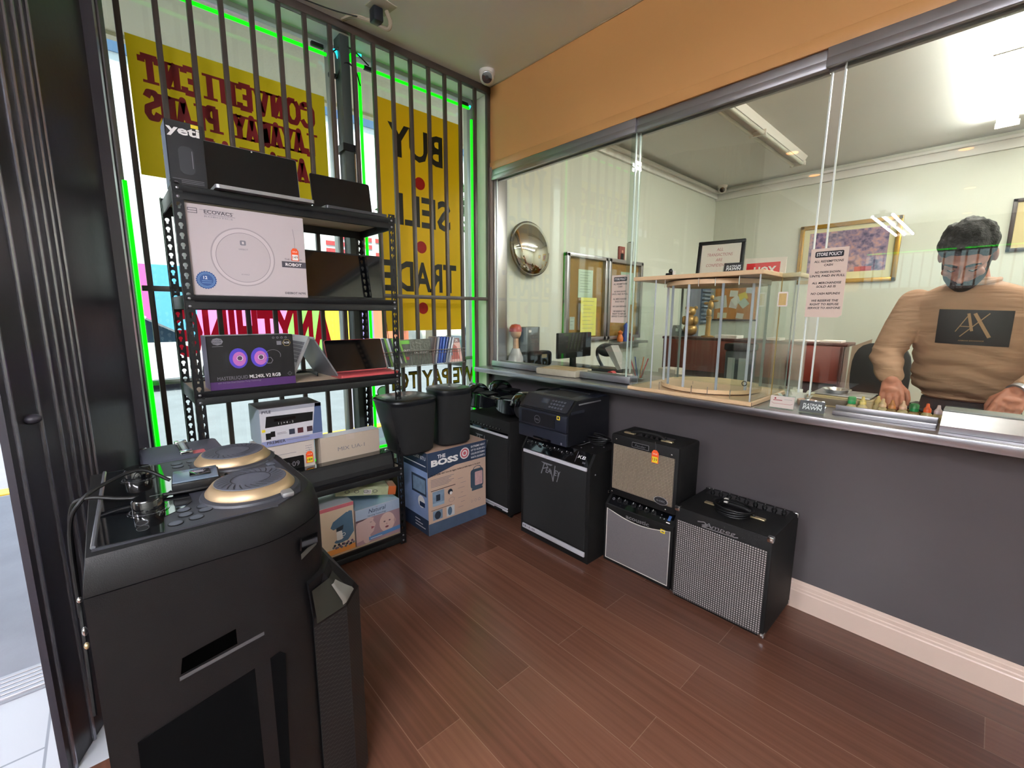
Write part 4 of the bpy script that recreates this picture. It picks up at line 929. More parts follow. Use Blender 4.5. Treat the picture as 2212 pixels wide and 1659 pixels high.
gf = gridmat('tweed_grille', '#b3a48e', '#4e4438', .0075, 'xz', .5, .7)
t = thing('guitar_amplifier', 'small black combo amplifier with woven tan grille, upper of the two stacked', 'amplifier', (1.58, -.22, .387), 'guitar and keyboard amplifiers')
b = B(); b.box((1.388, -.325, .388), (1.77, -.105, .728), tolex, .014); b.build('cabinet', t)
b = B(); b.box((1.408, -.3285, .43), (1.75, -.3245, .672), gf, .001, seg=1); b.build('grille', t)
b = B(); b.M = FY(1.388, -.3255, .388); b.prism(rrect(.13, .292, .225, .318, .003), .002, silver); b.prism(rrect(.132, .294, .223, .316, .003), .0022, black, Matrix.Translation((0, 0, .0002))); b.text('Fender', .178, .299, .012, lm, w=.06, slant=.25, z=.003); b.build('badge', t); b = B(); b.M = FY(1.388, -.3255, .388)
b.disc(.305, .058, .038, bkink, z=.0042, ry=.02); b.ring(.305, .058, .034, .038, silver, z=.005, k=.53); b.text('G-DEC', .305, .053, .009, silver, w=.045, z=.0052); b.build('badge', t)
b = B()
for x, z in ((.035, .312), (.345, .30), (.02, .02), (.33, .02)): b.ell((1.388+x, -.327, .388+z), (.005, .003, .005), chrome, 10, 6)
b.build('screws', t)
b = B(); b.rect(.12, .05, .30, .13, gloss, FZ(1.388, -.325, .728), .001)
for i in range(5): knob(b, FZ(1.388, -.325, .729) @ Matrix.Translation((.14+i*.03, .09, 0)), .008, .01)
b.build('control_panel', t)
b = B()
for x in (1.47, 1.68):
    b = B(); b.box((x-.03, -.285, .729), (x+.03, -.262, .737), mat('brass_cap', '#c8b890', .3, metal=.8, vary=0), .003); b.build('handle_cap', t)
b = B(); b.tube(bez([(1.48, -.273, .735), (1.52, -.273, .752), (1.63, -.273, .752), (1.67, -.273, .735)], 6), .009, tolex, 8); b.build('handle', t)
price_tag(1.655, -.338, .672, 'orange and yellow price tag hanging on the upper stacked amplifier', 1.15, .05, 'y', '139')

# ------------------------------------------------------------------ large silver grille combo
gs = gridmat('silver_grille', '#c2bcba', '#2c2827', .0098, 'xz', .55, .5)
t = thing('combo_amplifier', 'big black bass combo amplifier with silver checked grille and metal corners', 'amplifier', (2.0, -.18, 0), 'guitar and keyboard amplifiers')
b = B(); b.box((1.785, -.362, .012), (2.20, -.012, .462), tolex, .008); b.build('cabinet', t)
b = B(); b.box((1.80, -.3655, .025), (2.185, -.361, .400), gs, .001, seg=1); b.build('grille', t)
b = B()
for x, sx in ((1.785, -1), (2.20, 1)):
    for y, sy in ((-.362, -1), (-.012, 1)):
        for z, sz in ((.012, -1), (.462, 1)): b = B(); corner(b, (x, y, z), (sx, sy, sz)); b.build('corner_cap', t, 'chrome corner cap')
b = B()
for x in (1.83, 2.15):
    for y in (-.32, -.05): b.cyl((x, y, 0), (x, y, .014), .014, black, 10)
b.build('feet', t)
b = B(); b.M = FY(1.785, -.3625, 0)
b.line([(.11, .425), (.14, .432), (.15, .424), (.13, .415), (.145, .413), (.165, .424), (.175, .414)], .005, silver, z=.002)
b.text('Ampeg', .205, .414, .020, silver, w=.13, slant=.35, z=.002); b.line([(.13, .408), (.27, .410), (.285, .414)], .004, silver, z=.002); b.build('logo', t)
b = B(); b.rect(.03, .255, .385, .325, gloss, FZ(1.785, -.362, .462), .001)
for i in range(9): knob(b, FZ(1.785, -.362, .463) @ Matrix.Translation((.05+i*.04, .29, 0)), .010, .014)
b.build('control_panel', t)
b = B()
for x in (1.895, 2.095):
    b = B(); b.box((x-.032, -.235, .463), (x+.032, -.212, .471), MATS['brass_cap'], .003); b.build('handle_cap', t)
b = B(); b.tube(bez([(1.905, -.223, .472), (1.95, -.223, .492), (2.04, -.223, .492), (2.085, -.223, .472)], 6), .009, tolex, 8); b.build('handle', t)
b = B()
for k in range(5): b.tube([(2.0+(.068+.004*k)*math.cos(a), -.25+(.055+.003*k)*math.sin(a), .472+.007*k+.005*math.sin(a+k)) for a in [i*2*PI/28 for i in range(29)]], .0042, black, 7)
b.tube(bez([(1.94, -.24, .49), (1.96, -.25, .515), (2.0, -.23, .51), (2.03, -.21, .50)], 6), .0042, black, 7); b.box((1.955, -.245, .50), (1.972, -.228, .52), white, .002)
rebase(tag(b.build('coiled_cable'), 'black cord coiled on the silver-grilled combo amplifier', 'cord'), (2.0, -.25, .468))

# ------------------------------------------------------------------ leaning case beside the rack
cs = mat('case_leather', '#4c4e5c', .5, vary=.1, bump=.6, bscale=400)
t = thing('amplifier_cabinet', 'dark cabinet with a leather strap handle between the party speaker and the rack', 'cabinet', (.62, -2.08, 0), None)
b = B(); b.box((.49, -2.20, .02), (.745, -1.945, .822), cs, .014); b.build('cabinet', t)
b = B()
for x, y in ((.51, -2.18), (.725, -2.18), (.51, -1.965), (.725, -1.965)): b.cyl((x, y, 0), (x, y, .022), .012, black, 10)
b.build('feet', t)
b = B(); b.box((.52, -2.085, .823), (.71, -2.055, .829), black, .002); b.box((.54, -2.08, .829), (.69, -2.06, .836), silver, .003)
for x in (.53, .70): b.box((x-.014, -2.09, .823), (x+.014, -2.05, .838), chrome, .004)
b.build('handle', t)
b = B(); b.rect(.66-.49, .15, .71-.49, .19, mat('coral_sticker', '#c86068', .6, vary=0), FZ(.49, -2.20, .822)); b.ell((.73, -1.96, .822), (.012, .012, .004), black, 10, 6); b.ell((.505, -2.185, .822), (.012, .012, .004), chrome, 10, 6); b.build('fittings', t)

# ------------------------------------------------------------------ party speaker in the foreground
sh = mat('party_shell', '#0f0e10', .45, spec=.3, vary=.06, bump=.15, bscale=600); dkp = mat('party_deck', '#2e2f36', .45, vary=.04, bump=.1, bscale=700)
t = thing('party_speaker', 'large black party speaker tower with two gold-rimmed jog wheels on its sloped top', 'speaker', (1.42, -2.12, 0))
def pring(k, z, q=0.):
    base = [(1.70, -2.325), (1.705, -2.06), (1.702, -2.035), (1.694, -2.008), (1.68, -1.978), (1.66, -1.948), (1.638, -1.922), (1.612, -1.903), (1.585, -1.892), (1.55, -1.888), (1.28, -1.888), (1.24, -1.895), (1.20, -1.92), (1.16, -1.96), (1.138, -2.0), (1.13, -2.04), (1.13, -2.325)]
    cx, cy_ = 1.415, -2.12
    return [(cx+(x-cx)*k, cy_+(y-cy_)*k+q, z) for x, y in base]
b = B(); b.loft([pring(.97, .0), pring(1, .02), pring(1.0, .55), pring(1, .84), pring(1.0, .862)], sh, smooth=True)
b.loft([pring(1.0, .864), pring(.995, .88), pring(.96, .918), pring(.935, .928, -.004)], sh, smooth=True); b.build('body', t)
b = B()
fr = [(1.668, -1.95), (1.645, -1.86), (1.58, -1.80), (1.27, -1.80), (1.20, -1.845), (1.18, -1.95)]
b.prism(fr, .575, gridmat('perforated_grille', '#2c2a2c', '#050506', .006, 'xz', .6, .5, .5), Matrix.Translation((0, 0, .02)))
g_ = b.build('front_grille', t)
fz = lambda z, P: [(x, y, z) for x, y in P]
b = B(); b.loft([fz(.595, fr), fz(.62, [(1.672, -1.95), (1.65, -1.868), (1.59, -1.815), (1.27, -1.815), (1.20, -1.855), (1.175, -1.95)]), fz(.72, [(1.684, -1.96), (1.655, -1.915), (1.60, -1.882), (1.27, -1.882), (1.20, -1.90), (1.16, -1.95)])], sh, smooth=False); b.build('front_bulge', t)
def onb(s_, z):   # point on the near corner of the bulge
    k = max(0, min(1, (z-.62)/.10)); A_ = Vector((1.672, -1.95)).lerp(Vector((1.684, -1.96)), k); B_ = Vector((1.65, -1.868)).lerp(Vector((1.655, -1.915)), k); C_ = Vector((1.59, -1.815)).lerp(Vector((1.60, -1.882)), k)
    p = A_.lerp(B_, s_) if s_ <= 1 else B_.lerp(C_, s_-1); n = Vector((.8, .6)); return (p.x+n.x*.003, p.y+n.y*.003, z)
for nm_, m_, s0, s1, off, lb in (('side_trim', mat('trim_olive', '#2e302b', .35, metal=.2), .05, 1.5, 0, None), ('side_trim', mat('trim_silver', '#a8a8a4', .3, metal=.5), .9, 1.75, .002, 'pale silver trim piece')):
    b = B(); g = []
    for k in range(7):
        z = .605+.095*k/6 if off == 0 else .612+.07*k/6
        g.append([tuple(Vector(onb(s0+(s1-s0-.5*(k/6 if off else 0))*i/6, z))+Vector((.8, .6, 0))*off) for i in range(7)])
    b.loft(g, m_, caps=False, closed=False); b.build(nm_, t, lb)
M2 = frame((1.6865, -1.9735, 0), (-.085, .088, 0), (0, 0, 1)) 
b = B(); b.M = M2; b.prism([(.0, .812), (.072, .795), (.074, .82), (.005, .838)], .004, gloss); b.rect(.0, .804, .07, .790, mat('lip_grey', '#5a5a58', .3), z=.002); b.build('side_light', t)
# handle recess shade painted as a flat black patch; lower panel on the near side
Ms = FX(1.703, -2.325, 0)
b = B(); b.M = Ms; b.prism([(.115, .650), (.255, .670), (.262, .712), (.255, .706), (.120, .682)], .001, mat('recess_shade', '#020202', .9, spec=0, vary=0)); b.poly([(.112, .638), (.262, .658), (.262, .666), (.112, .646)], mat('recess_lip', '#4a4a4c', .25, vary=0), z=.0024); b.build('side_handle', t)
b = B(); b.M = Ms; b.prism([(.03, .03), (.28, .03), (.30, .59), (.29, .60), (.04, .55)], .0015, mat('lower_cloth', '#050506', .9, spec=.05, vary=0)); b.build('side_panel', t)
b = B(); b.ell((1.69, -2.33, .80), (.008, .004, .008), chrome, 10, 6); b.ell((1.695, -2.33, .775), (.006, .004, .006), MATS['brass_cap'], 10, 6); b.ell((1.69, -2.33, .86), (.005, .004, .005), chrome, 10, 6); b.build('screws', t)
# top deck
zt = .931
b = B(); b.M = Matrix.Translation((0, 0, zt-.004))
deck = [(1.662, -2.308), (1.676, -2.008), (1.625, -1.945), (1.56, -1.925), (1.27, -1.925), (1.215, -1.96), (1.176, -2.03), (1.160, -2.290)]
b.prism(deck, .004, dkp); dk_ = b.build('top_deck', t)
b = B(); b.prism([(1.655, -2.304), (1.665, -2.205), (1.585, -2.20), (1.56, -2.165), (1.53, -2.145), (1.33, -2.145), (1.30, -2.175), (1.178, -2.175), (1.166, -2.286)], .0015, gloss, Matrix.Translation((0, 0, zt))); b.build('gloss_panel', dk_, 'glossy black panel')
b = B(); b.tube([(1.655, -2.306, zt+.002), (1.162, -2.288, zt+.002)], .004, mat('edge_silver', '#8a8c94', .25, metal=.7, vary=0), 6); b.build('edge_trim', dk_)
jt = mat('jog_top', '#4a4c56', .5, vary=0); jb = mat('jog_bronze', '#b09878', .42, metal=.6, vary=0)
for cx, cy_ in ((1.27, -2.015), (1.545, -2.03)):
    M_ = Matrix.Translation((cx, cy_, zt))
    b = B(); b.lathe([(.104, 0), (.102, .005), (.095, .008), (0, .008)], dkp, 48, M=M_)
    b.lathe([(.093, .008), (.093, .011), (.080, .027), (.077, .028), (.0, .028)], jb, 56, M=M_); jw = b.build('jog_wheel', dk_)
    b = B(); b.lathe([(.075, .0282), (.074, .0295), (0, .0295)], jt, 48, M=M_)
    for i in range(26):
        a = 2*PI*i/26; pts = [((.045+.008*k)*math.cos(a+k*.09), (.045+.008*k)*math.sin(a+k*.09)) for k in range(4)]
        b.line(pts, .0022, black, M_, .0305)
    b.ring(0, 0, .040, .0425, black, M_, .0305, a0=10, a1=300); b.build('platter', jw)
b = B()
for cx, cy_ in ((1.60, -2.165), (1.575, -2.13), (1.60, -2.13+.0), (1.57, -2.165), (1.63, -2.15), (1.635, -2.185), (1.20, -2.14), (1.23, -2.14), (1.20, -2.105), (1.235, -2.105), (1.25, -2.07)):
    b.lathe([(.0135, 0), (.0135, .0012), (.012, .0014), (0, .0014)], black, 20, M=Matrix.Translation((cx, cy_, zt))); b.lathe([(.0115, .0016), (0, .0018)], MATS['button_grey'], 20, M=Matrix.Translation((cx, cy_, zt)))
for i in range(4): b.box((1.33+i*.035, -1.965+.008*(i % 2), zt), (1.352+i*.035, -1.945+.008*(i % 2), zt+.004), MATS['button_grey'], .002)
b.box((1.40, -2.075, zt), (1.43, -1.99, zt+.002), black, .001); b.box((1.405, -2.07, zt+.001), (1.425, -2.035, zt+.004), mat('button_red', '#b04a50', .5, vary=0), .002); b.box((1.405, -2.03, zt+.001), (1.425, -1.995, zt+.004), MATS['button_grey'], .002)
b.box((1.62, -1.99, zt), (1.65, -1.965, zt+.012), silver, .004)
b.build('buttons', dk_)
for cx, cy_ in ((1.275, -2.225), (1.525, -2.22)):
    b = B(); M_ = Matrix.Translation((cx, cy_, zt+.0015)); b.lathe([(.036, 0), (.036, .001), (.0275, .001), (.0275, .026), (.025, .029), (0, .029)], gloss, 32, M=M_); b.ring(0, 0, .031, .033, MATS['edge_silver'], M_, .0015); b.rect(-.001, .004, .001, .026, silver, M_, .0296); b.build('knob', dk_)
b = B()
for i, cx in enumerate((1.59, 1.62, 1.21, 1.235)):
    M_ = Matrix.Translation((cx, -2.235, zt+.0018)); b.ring(0, 0, .013, .0142, MATS['edge_silver'], M_, 0, k=.7); b.disc(0, 0, .012, black, M_, 0, ry=.009)
for i in range(4): b.rect(1.45+i*.008, -2.245, 1.455+i*.008, -2.243, greyink, Matrix.Translation((0, 0, zt)), .002)
b.build('jack_sockets', dk_)
t2 = thing('power_adapter', 'black power plug block lying on the party speaker top, cord trailing to the wall', 'power adapter', (1.405, -2.13, zt+.002))
b = B(); b.M = Matrix.Translation((1.43, -2.115, zt+.003)) @ Matrix.Rotation(R(-6), 4, 'Z'); b.box((-.05, -.055, 0), (.045, .04, .026), black, .005); b.box((-.048, -.053, .025), (.043, .036, .029), mat('adapter_face', '#5a6878', .25, vary=0), .003); b.box((-.02, -.02, .029), (.02, .022, .033), gloss, .002); b.rect(-.01, -.008, .008, .008, greyink, z=.0337); b.build('block', t2)
b = B(); pts = bez([(1.42, -2.06, zt+.012), (1.46, -2.055, zt+.008), (1.475, -2.12, zt+.008), (1.46, -2.2, zt+.008), (1.44, -2.26, zt+.012), (1.42, -2.315, zt+.022), (1.40, -2.345, zt-.01), (1.42, -2.35, .78), (1.5, -2.35, .5)], 8); b.tube(pts, .0042, black, 8)
pts = bez([(1.39, -2.17, zt+.016), (1.375, -2.22, zt+.05), (1.39, -2.28, zt+.04), (1.42, -2.325, zt+.018), (1.41, -2.35, zt-.05), (1.44, -2.352, .7)], 8); b.tube(pts, .0042, black, 8)
b.build('cord', t2)

# ------------------------------------------------------------------ wire basket of games
t = thing('wire_basket', 'chrome wire basket of games hooked on the window bars', 'wire basket', (.08, -.67, 1.0))
b = B()
zb, zt2 = 1.0, 1.10
for z, w_ in ((zt2, .003), (zt2-.02, .0018), (zb, .002)):
    b.tube([(.03, -1.0, z), (.115, -1.0, z), (.115, -.335, z), (.03, -.335, z), (.03, -1.0, z)], w_, chrome, 6)
for i in range(29): y = -.99+i*.0225; b.tube([(.115, y, zt2), (.115, y, zb), (.03, y, zb)], .0011, chrome, 5)
for y in (-1.0, -.335): 
    for x in (.05, .07, .09): b.tube([(x, y, zb), (x, y, zt2)], .0012, chrome, 5)
b.build('wires', t)
rd = random.Random(5)
cols = [('clear sleeve', '#b8bcc0'), ('dark', '#3a3b3e'), ('blue', '#2c4c98'), ('green-edged', '#7ec850'), ('grey', '#7c8088')]
def game(y, lean, col, w, h, label, front=None, z=1.005, rz=0, cat='game case'):
    t = thing('game_case', label, cat, (.06, y, z), 'games in the wire basket'); M = Matrix.Translation((.065, y, z)) @ Matrix.Rotation(R(rz), 4, 'Z') @ Matrix.Rotation(R(lean), 4, 'X')
    b = B(); b.M = M; b.box((-.0, -.007, 0), (.012, .007, h), mat('case_'+col[1:], col, .2, vary=.05), .002) if False else b.box((-w/2+.0, -.007, 0), (w/2, .007, h), mat('case_'+col[1:], col, .2, vary=.05), .003, seg=1)
    b.build('case', t)
    if front:
        b = B(); b.M = M @ frame((-w/2, -.0075, 0), (1, 0, 0), (0, 0, 1)); front(b, w, h); b.build('cover', t)
k = 0
words = ['first', 'second', 'third', 'fourth', 'fifth', 'sixth', 'seventh', 'eighth', 'ninth', 'tenth', 'eleventh', 'twelfth']
for i in range(12):
    y = -.985+i*.0175; c = ['#c4cad0', '#4a4f58', '#7fae58'][i % 3]
    game(y, 12+i*.5, c, .06, .19, 'thin %s game case, %s from the left end of the wire basket' % (['clear', 'dark', 'green-topped'][i % 3], words[i]))
def bigcover(b, w, h): b.rect(.003, .003, w-.003, h-.003, mat('cover_dark', '#5c5e58', .15, vary=.35, vscale=30), z=.0004); b.rect(.004, h-.03, w-.004, h-.006, mat('cover_green', '#6cb83c', .3), z=.0008); b.text('CALL OF DUTY', w*.5, h*.55, .012, whiteink, w=w*.8, z=.001); b.rect(.02, .04, w-.03, .06, mat('cover_red', '#a03038', .4), z=.001)
def leanflat(y0, y1, x, h, label, fr, col, tiltback=14):
    t = thing('game_case', label, 'game case', (x, (y0+y1)/2, 1.004), 'games in the wire basket'); M = frame((x, y0, 1.004), (0, 1, 0), (-math.sin(R(tiltback)), 0, math.cos(R(tiltback))))
    b = B(); b.M = M; b.box((0, 0, -.012), (y1-y0, h, 0), mat('case_'+col[1:], col, .2, vary=.05), .002, seg=1); b.build('case', t)
    b = B(); b.M = M; fr(b, y1-y0, h); b.build('cover', t)
leanflat(-.90, -.745, .098, .175, 'green-edged shrink-wrapped game with a dark cover in the wire basket', bigcover, '#9aa088', 10)
leanflat(-.76, -.60, .100, .175, 'crinkled clear-wrapped dark game cover in the middle of the basket', lambda b, w, h: (b.rect(.002, .002, w-.002, h-.002, mat('cover_shiny', '#55584f', .08, vary=.5, vscale=45, bump=1, bscale=60), z=.0005), b.text('CALL OF DUTY', w*.5, h*.45, .010, whiteink, w=w*.7, z=.001)), '#8c9088', 8)
for i, (c, nm) in enumerate((('#6c5c58', 'brownish'), ('#9aa0a8', 'clear-backed'), ('#2f4e9c', 'blue'), ('#3a60b0', 'bright blue'), ('#23407e', 'navy blue'), ('#8a9098', 'grey'), ('#a8aeb4', 'pale grey'))):
    game(-.60+i*.022, -8-i, c, .09, .185, '%s game case leaning right of centre in the wire basket' % nm)
def nba(b, w, h): b.rect(.002, .002, w-.002, h-.002, mat('cover_pink', '#d0a098', .3, vary=.2, vscale=30), z=.0005); b.rect(.002, h-.035, w-.002, h-.002, mat('cover_plum', '#6a2c38', .3), z=.0008); b.text('NBA 2K', w*.5, h-.028, .018, whiteink, w=w*.75, z=.0012, bold=.02); b.poly([(w*.2, .02), (w*.8, .02), (w*.7, .11), (w*.5, .13), (w*.3, .1)], mat('cover_figure', '#a84c44', .4, vary=.2, vscale=40), z=.001); b.rect(.01, .05, .035, .1, mat('cover_blue', '#6c88b0', .4), z=.0012)
leanflat(-.46, -.345, .102, .175, 'pink and red basketball game case at the right end of the basket', nba, '#b8c0c4', 14)
# ------------------------------------------------------------------ counter
b = B(); b.box((-.0, -.165, .905), (5.2, .12, .94), steel, .003); 
t_ = tag(b.build('counter_ledge'), 'long brushed steel counter ledge in front of the security glass', 'counter ledge'); rebase(t_, (2.6, -.02, .905))
b = B(); b.box((0.01, .125, .0), (1.95, .72, .90), mat('inner_counter', '#3a3432', .5)); b.box((.01, .122, .90), (1.97, .74, .925), mat('inner_top', '#4a4440', .3, vary=.1)); b.box((1.95, .125, .0), (5.19, .34, .90), MATS['inner_counter']); b.box((1.97, .12, .90), (5.19, .36, .925), MATS['inner_top'])
b.box((2.3, .335, .925), (3.6, .36, .940), mat('brass_edge', '#a88c4c', .35, metal=.6, vary=.2, vscale=40))
rebase(tag(b.build('service_counter'), 'dark service counter behind the glass, with a worn brass edge strip', 'counter'), (2.6, .4, 0))
# glass track and sliding sheets
t = thing('glass_track', 'aluminium channel frame holding the security glass above the counter', 'glass track', (2.6, .03, 2.33))
b = B()
for x0, x1, dy in ((.035, 1.25, 0), (1.25, 2.12, .012), (2.12, 5.2, -.004)): b.box((x0, -.01+dy, 2.335), (x1, .09+dy, 2.40), alu, .004); b.box((x0, -.014+dy, 2.325), (x1, .0+dy, 2.36), alu, .003); b.box((x0, .04+dy, 2.325), (x1, .05+dy, 2.36), alu, .002)
b.build('top_channel', t)
for x0, x1 in ((.055, .60), (.93, 1.30)):
    b = B(); b.box((x0, -.03, .94), (x1, -.02, .985), alu, .002); b.box((x0, .05, .94), (x1, .058, .985), alu, .002); b.box((x0, -.03, .94), (x1, .058, .948), alu, .002); b.build('bottom_channel', t)
for x0, x1 in ((2.285, 2.60),):
    b = B(); b.box((x0, -.06, .94), (x1, -.052, .958), alu, .002); b.box((x0, -.01, .94), (x1, -.002, .974), alu, .002); b.box((x0, -.06, .94), (x1, .0, .944), alu, .002); b.build('bottom_channel', t)
gedge = mat('glass_edge', '#dfeae6', .15, vary=0, spec=.8)
for i, (x0, x1, y, z0) in enumerate(((.06, 1.24, .02, .955), (1.25, 2.13, .045, 1.0), (2.18, 5.0, .02, .995))):
    lab = ['left security glass sheet, from the window corner to the rotating case', 'middle security glass sheet behind the rotating display case', 'right security glass sheet in front of the man'][i]
    g = B(); g.box((x0, y, z0), (x1, y+.005, 2.36), security); 
    t = thing('security_glass', lab, 'security glass', ((x0+x1)/2, y, z0), 'security glass sheets'); g.build('sheet', t)
    for xe in (x0, x1):
        e = B(); e.box((xe-.003, y-.003, z0), (xe+.003, y+.008, 2.36), gedge, .001, seg=1); e.build('polished_edge', t)
g = B(); g.box((1.225, -.004, .99), (1.255, .06, 2.34), glassmat('acrylic', '#f2f8f6', 1.45)); t = thing('acrylic_post', 'clear acrylic joint strip between the left and middle glass sheets', 'acrylic strip', (1.24, .03, .99)); g.build('strip', t)
# store policy sheets
def policy(x0, x1, z0, z1, y, label, sc=1.0):
    t = thing('policy_sheet', label, 'notice', ((x0+x1)/2, y, z0), 'store policy sheets'); W, H = x1-x0, z1-z0
    b = B(); b.M = FY(x0, y, z0); b.prism([(0, .002), (W*.9, 0), (W, .01), (W, H), (0, H)], .0006, mat('policy_paper', '#d9c4b6', .6, vary=.04, vscale=12)); b.build('paper', t)
    b = B(); b.M = FY(x0, y-.0008, z0); u = H/28
    b.prism(rrect(W*.12, H-3.6*u, W*.88, H-1.2*u, u*.5), .0003, bkink); b.text('STORE POLICY', W/2, H-3.0*u, 1.3*u, whiteink, w=W*.68, z=.0009, bold=.02)
    yy = H-5.6*u
    for s_ in ('ALL REDEMPTIONS', 'CASH', '', 'NO PAWN SHOWN', 'UNTIL PAID IN FULL', '', 'ALL MERCHANDISE', 'SOLD AS IS', '', 'NO CASH REFUNDS', '', 'WE RESERVE THE', 'RIGHT TO REFUSE', 'SERVICE TO ANYONE'):
        if s_: b.text(s_, W/2, yy, .85*u, bkink, w=W*.052*len(s_) if len(s_) > 5 else None, z=.0009, bold=.02, slant=.15); yy -= 1.5*u
        else: yy -= 1.35*u
    b.build('print', t)
policy(2.130, 2.262, 1.338, 1.625, .017, 'white policy sheet taped to the glass right of the rotating case')
policy(1.118, 1.236, 1.296, 1.575, .017, 'white policy sheet taped to the glass left of the rotating case')

# ------------------------------------------------------------------ rotating pass-through case
pl = mat('case_plywood', '#d8b890', .4, vary=.06, vscale=30); acr = glassmat('case_acrylic', '#f8fbfa', 1.45, gain=1.1)
t = thing('display_turntable', 'clear acrylic rotating display case with pale plywood top and base on the counter', 'display case', (1.69, .12, .94))
x0, x1, y0, y1, zb, zt_ = 1.385, 2.005, -.155, .36, .941, 1.541
b = B(); b.box((x0-.02, y0, zb), (x1, y1, zb+.019), pl, .002, seg=1)
for x in (x1,): b.box((x-.0005, y0-.001, zb), (x+.0008, y0+.001, zb+.019), bkink)
b.build('base', t)
b = B(); b.box((x0-.01, y0, zt_-.02), (x1+.0, y1, zt_), pl, .002, seg=1); b.build('top', t)
b = B()
for xa, xb in ((x0, x0+.115), (1.905, x1-.012)):
    b = B(); b.box((xa, y0+.01, zb+.019), (xb, y0+.014, zt_-.02), acr); b.build('front_pane', t)
b = B()
b.box((x0, y0+.01, zb+.019), (x0+.004, y1-.01, zt_-.02), acr); b.build('side_pane', t); b = B(); b.box((x1-.014, y0+.01, zb+.019), (x1-.01, y1-.01, zt_-.02), acr)
b.build('side_pane', t)
aed = mat('acrylic_edge', '#b8c0c4', .1, vary=0, spec=.9)
for x, y in ((x0+.112, y0+.008), (x1-.016, y0+.008), (x1-.016, y1-.014)):
    b = B(); b.box((x, y, zb+.019), (x+.006, y+.006, zt_-.02), aed, .001, seg=1); b.build('polished_edge', t)
b = B(); b.box((2.001, .10, .941), (2.006, .106, zt_-.02), mat('yellowed_edge', '#b89a60', .3, vary=.1), .001, seg=1); b.build('yellowed_edge', t, 'yellowed acrylic edge')
b = B(); b.box((2.006, .10, .96), (2.072, .104, zt_), acr); b.box((2.068, .104, .96), (2.072, .34, zt_), acr); b.build('side_box', t)
b = B(); b.box((2.07, .098, .96), (2.076, .104, zt_), aed, .001, seg=1); b.build('polished_edge', t)
b = B(); b.box((2.006, .09, zt_-.022), (2.08, .36, zt_-.002), mat('cream_rail', '#c8bc98', .4), .003); b.build('side_rail', t)
cx, cyy, rr_ = 1.70, .11, .245
b = B(); b.lathe([(rr_, zb+.026), (rr_, zb+.045), (0, zb+.045)], pl, 64, M=Matrix.Translation((cx, cyy, 0))); b.lathe([(.06, zb+.019), (.06, zb+.026)], bkink, 24, M=Matrix.Translation((cx, cyy, 0))); b.build('turntable_floor', t)
b = B(); b.lathe([(rr_, zt_-.048), (rr_, zt_-.026), (0, zt_-.026)], pl, 64, M=Matrix.Translation((cx, cyy, 0))); b.build('turntable_roof', t)
b = B(); n = 40; pts = [(cx+(rr_-.006)*math.cos(R(60+220*i/n)), cyy+(rr_-.006)*math.sin(R(60+220*i/n))) for i in range(n+1)]
b.loft([[(cx+r_*math.cos(R(a)), cyy+r_*math.sin(R(a)), z) for a in [20+140*i/24 for i in range(25)]] for r_, z in ((rr_-.006, zb+.045), (rr_-.006, zt_-.048))], acr, caps=False, closed=False)
b.box((cx-.2, cyy-.002, zb+.045), (cx+.22, cyy+.002, zt_-.048), acr); b.build('divider', t)
for a in (200, 235, 262, 300, 335, 20, 160):
    x, y = cx+(rr_-.008)*math.cos(R(a)), cyy+(rr_-.008)*math.sin(R(a)); b = B(); b.box((x-.006, y-.003, zb+.045), (x+.006, y+.003, zt_-.048), aed if a in (200, 262, 335) else mat('acrylic_strip', '#8f999c', .15, vary=0), .001, seg=1); b.build('upright', t)
b = B()
for x, y in ((1.66, .0), (1.79, -.12), (1.72, -.142), (1.9, -.13), (1.55, -.145)): b.cyl((x, y, zb+.019), (x, y, zb+.06), .002, chrome, 8); b.cyl((x, y, zt_-.06), (x, y, zt_-.02), .002, chrome, 8)
b.ring(0, 0, .008, .012, chrome, FY(1.965, y0+.008, zb+.10), .001); b.build('pins', t)
# things on top of the case
t = thing('framed_notice', 'black framed notice in red capitals standing on the rotating case', 'framed notice', (1.70, .10, 1.542))
M_ = frame((1.590, .095, 1.542), (.985, .17, 0), (0, .16, .987)); W, H = .225, .185
b = B(); b.M = M_
for a, c_ in (((0, 0), (W, .018)), ((0, H-.018), (W, H)), ((0, .018), (.018, H-.018)), ((W-.018, .018), (W, H-.018))): b.box((a[0], a[1], -.012), (c_[0], c_[1], .006), black, .003)
b.build('frame', t); b = B(); b.M = M_; b.box((.016, .016, -.008), (W-.016, H-.016, -.001), paper)
for i, s_ in enumerate(('ALL', 'TRANSACTIONS', 'ARE', 'CONFIDENTIAL')): b.text(s_, W/2-.005, H-.052-i*.027, .0155, mat('rose_ink', '#b06468', .7, vary=0), w=.0102*len(s_), z=.0, slant=.15)
b.build('notice', t)
def logo_card(b, w, h):
    b.text('PLATINUM', w/2, h*.56, h*.2, whiteink, w=w*.74, slant=.15, bold=.03); b.text('PAWN', w/2, h*.24, h*.28, whiteink, w=w*.76, slant=.15, bold=.04); b.rect(w*.2, h*.14, w*.75, h*.16, greyink)
def card_holder(label, o, rz, w, h, face, dr, base=True, back=white):
    t = thing('card_holder', label, 'card holder', o, 'business card holders', rz); M = wmat(t)
    b = B(); b.M = M; b.prism([(-.012, 0), (.03, 0), (.03, .004), (.004, .006), (.014, h), (.011, h)], w, glassmat('acrylic', '#f2f8f6', 1.45), frame((-w/2, 0, 0), (0, 1, 0), (0, 0, 1)))
    b.build('stand', t); b = B(); b.M = M @ frame((-w/2+.002, .0, .004), (1, 0, 0), (0, .22, 1)); b.prism(rrect(0, 0, w-.004, h-.006, .002), .0012, face); dr(b, w-.004, h-.006); b.build('card', t)
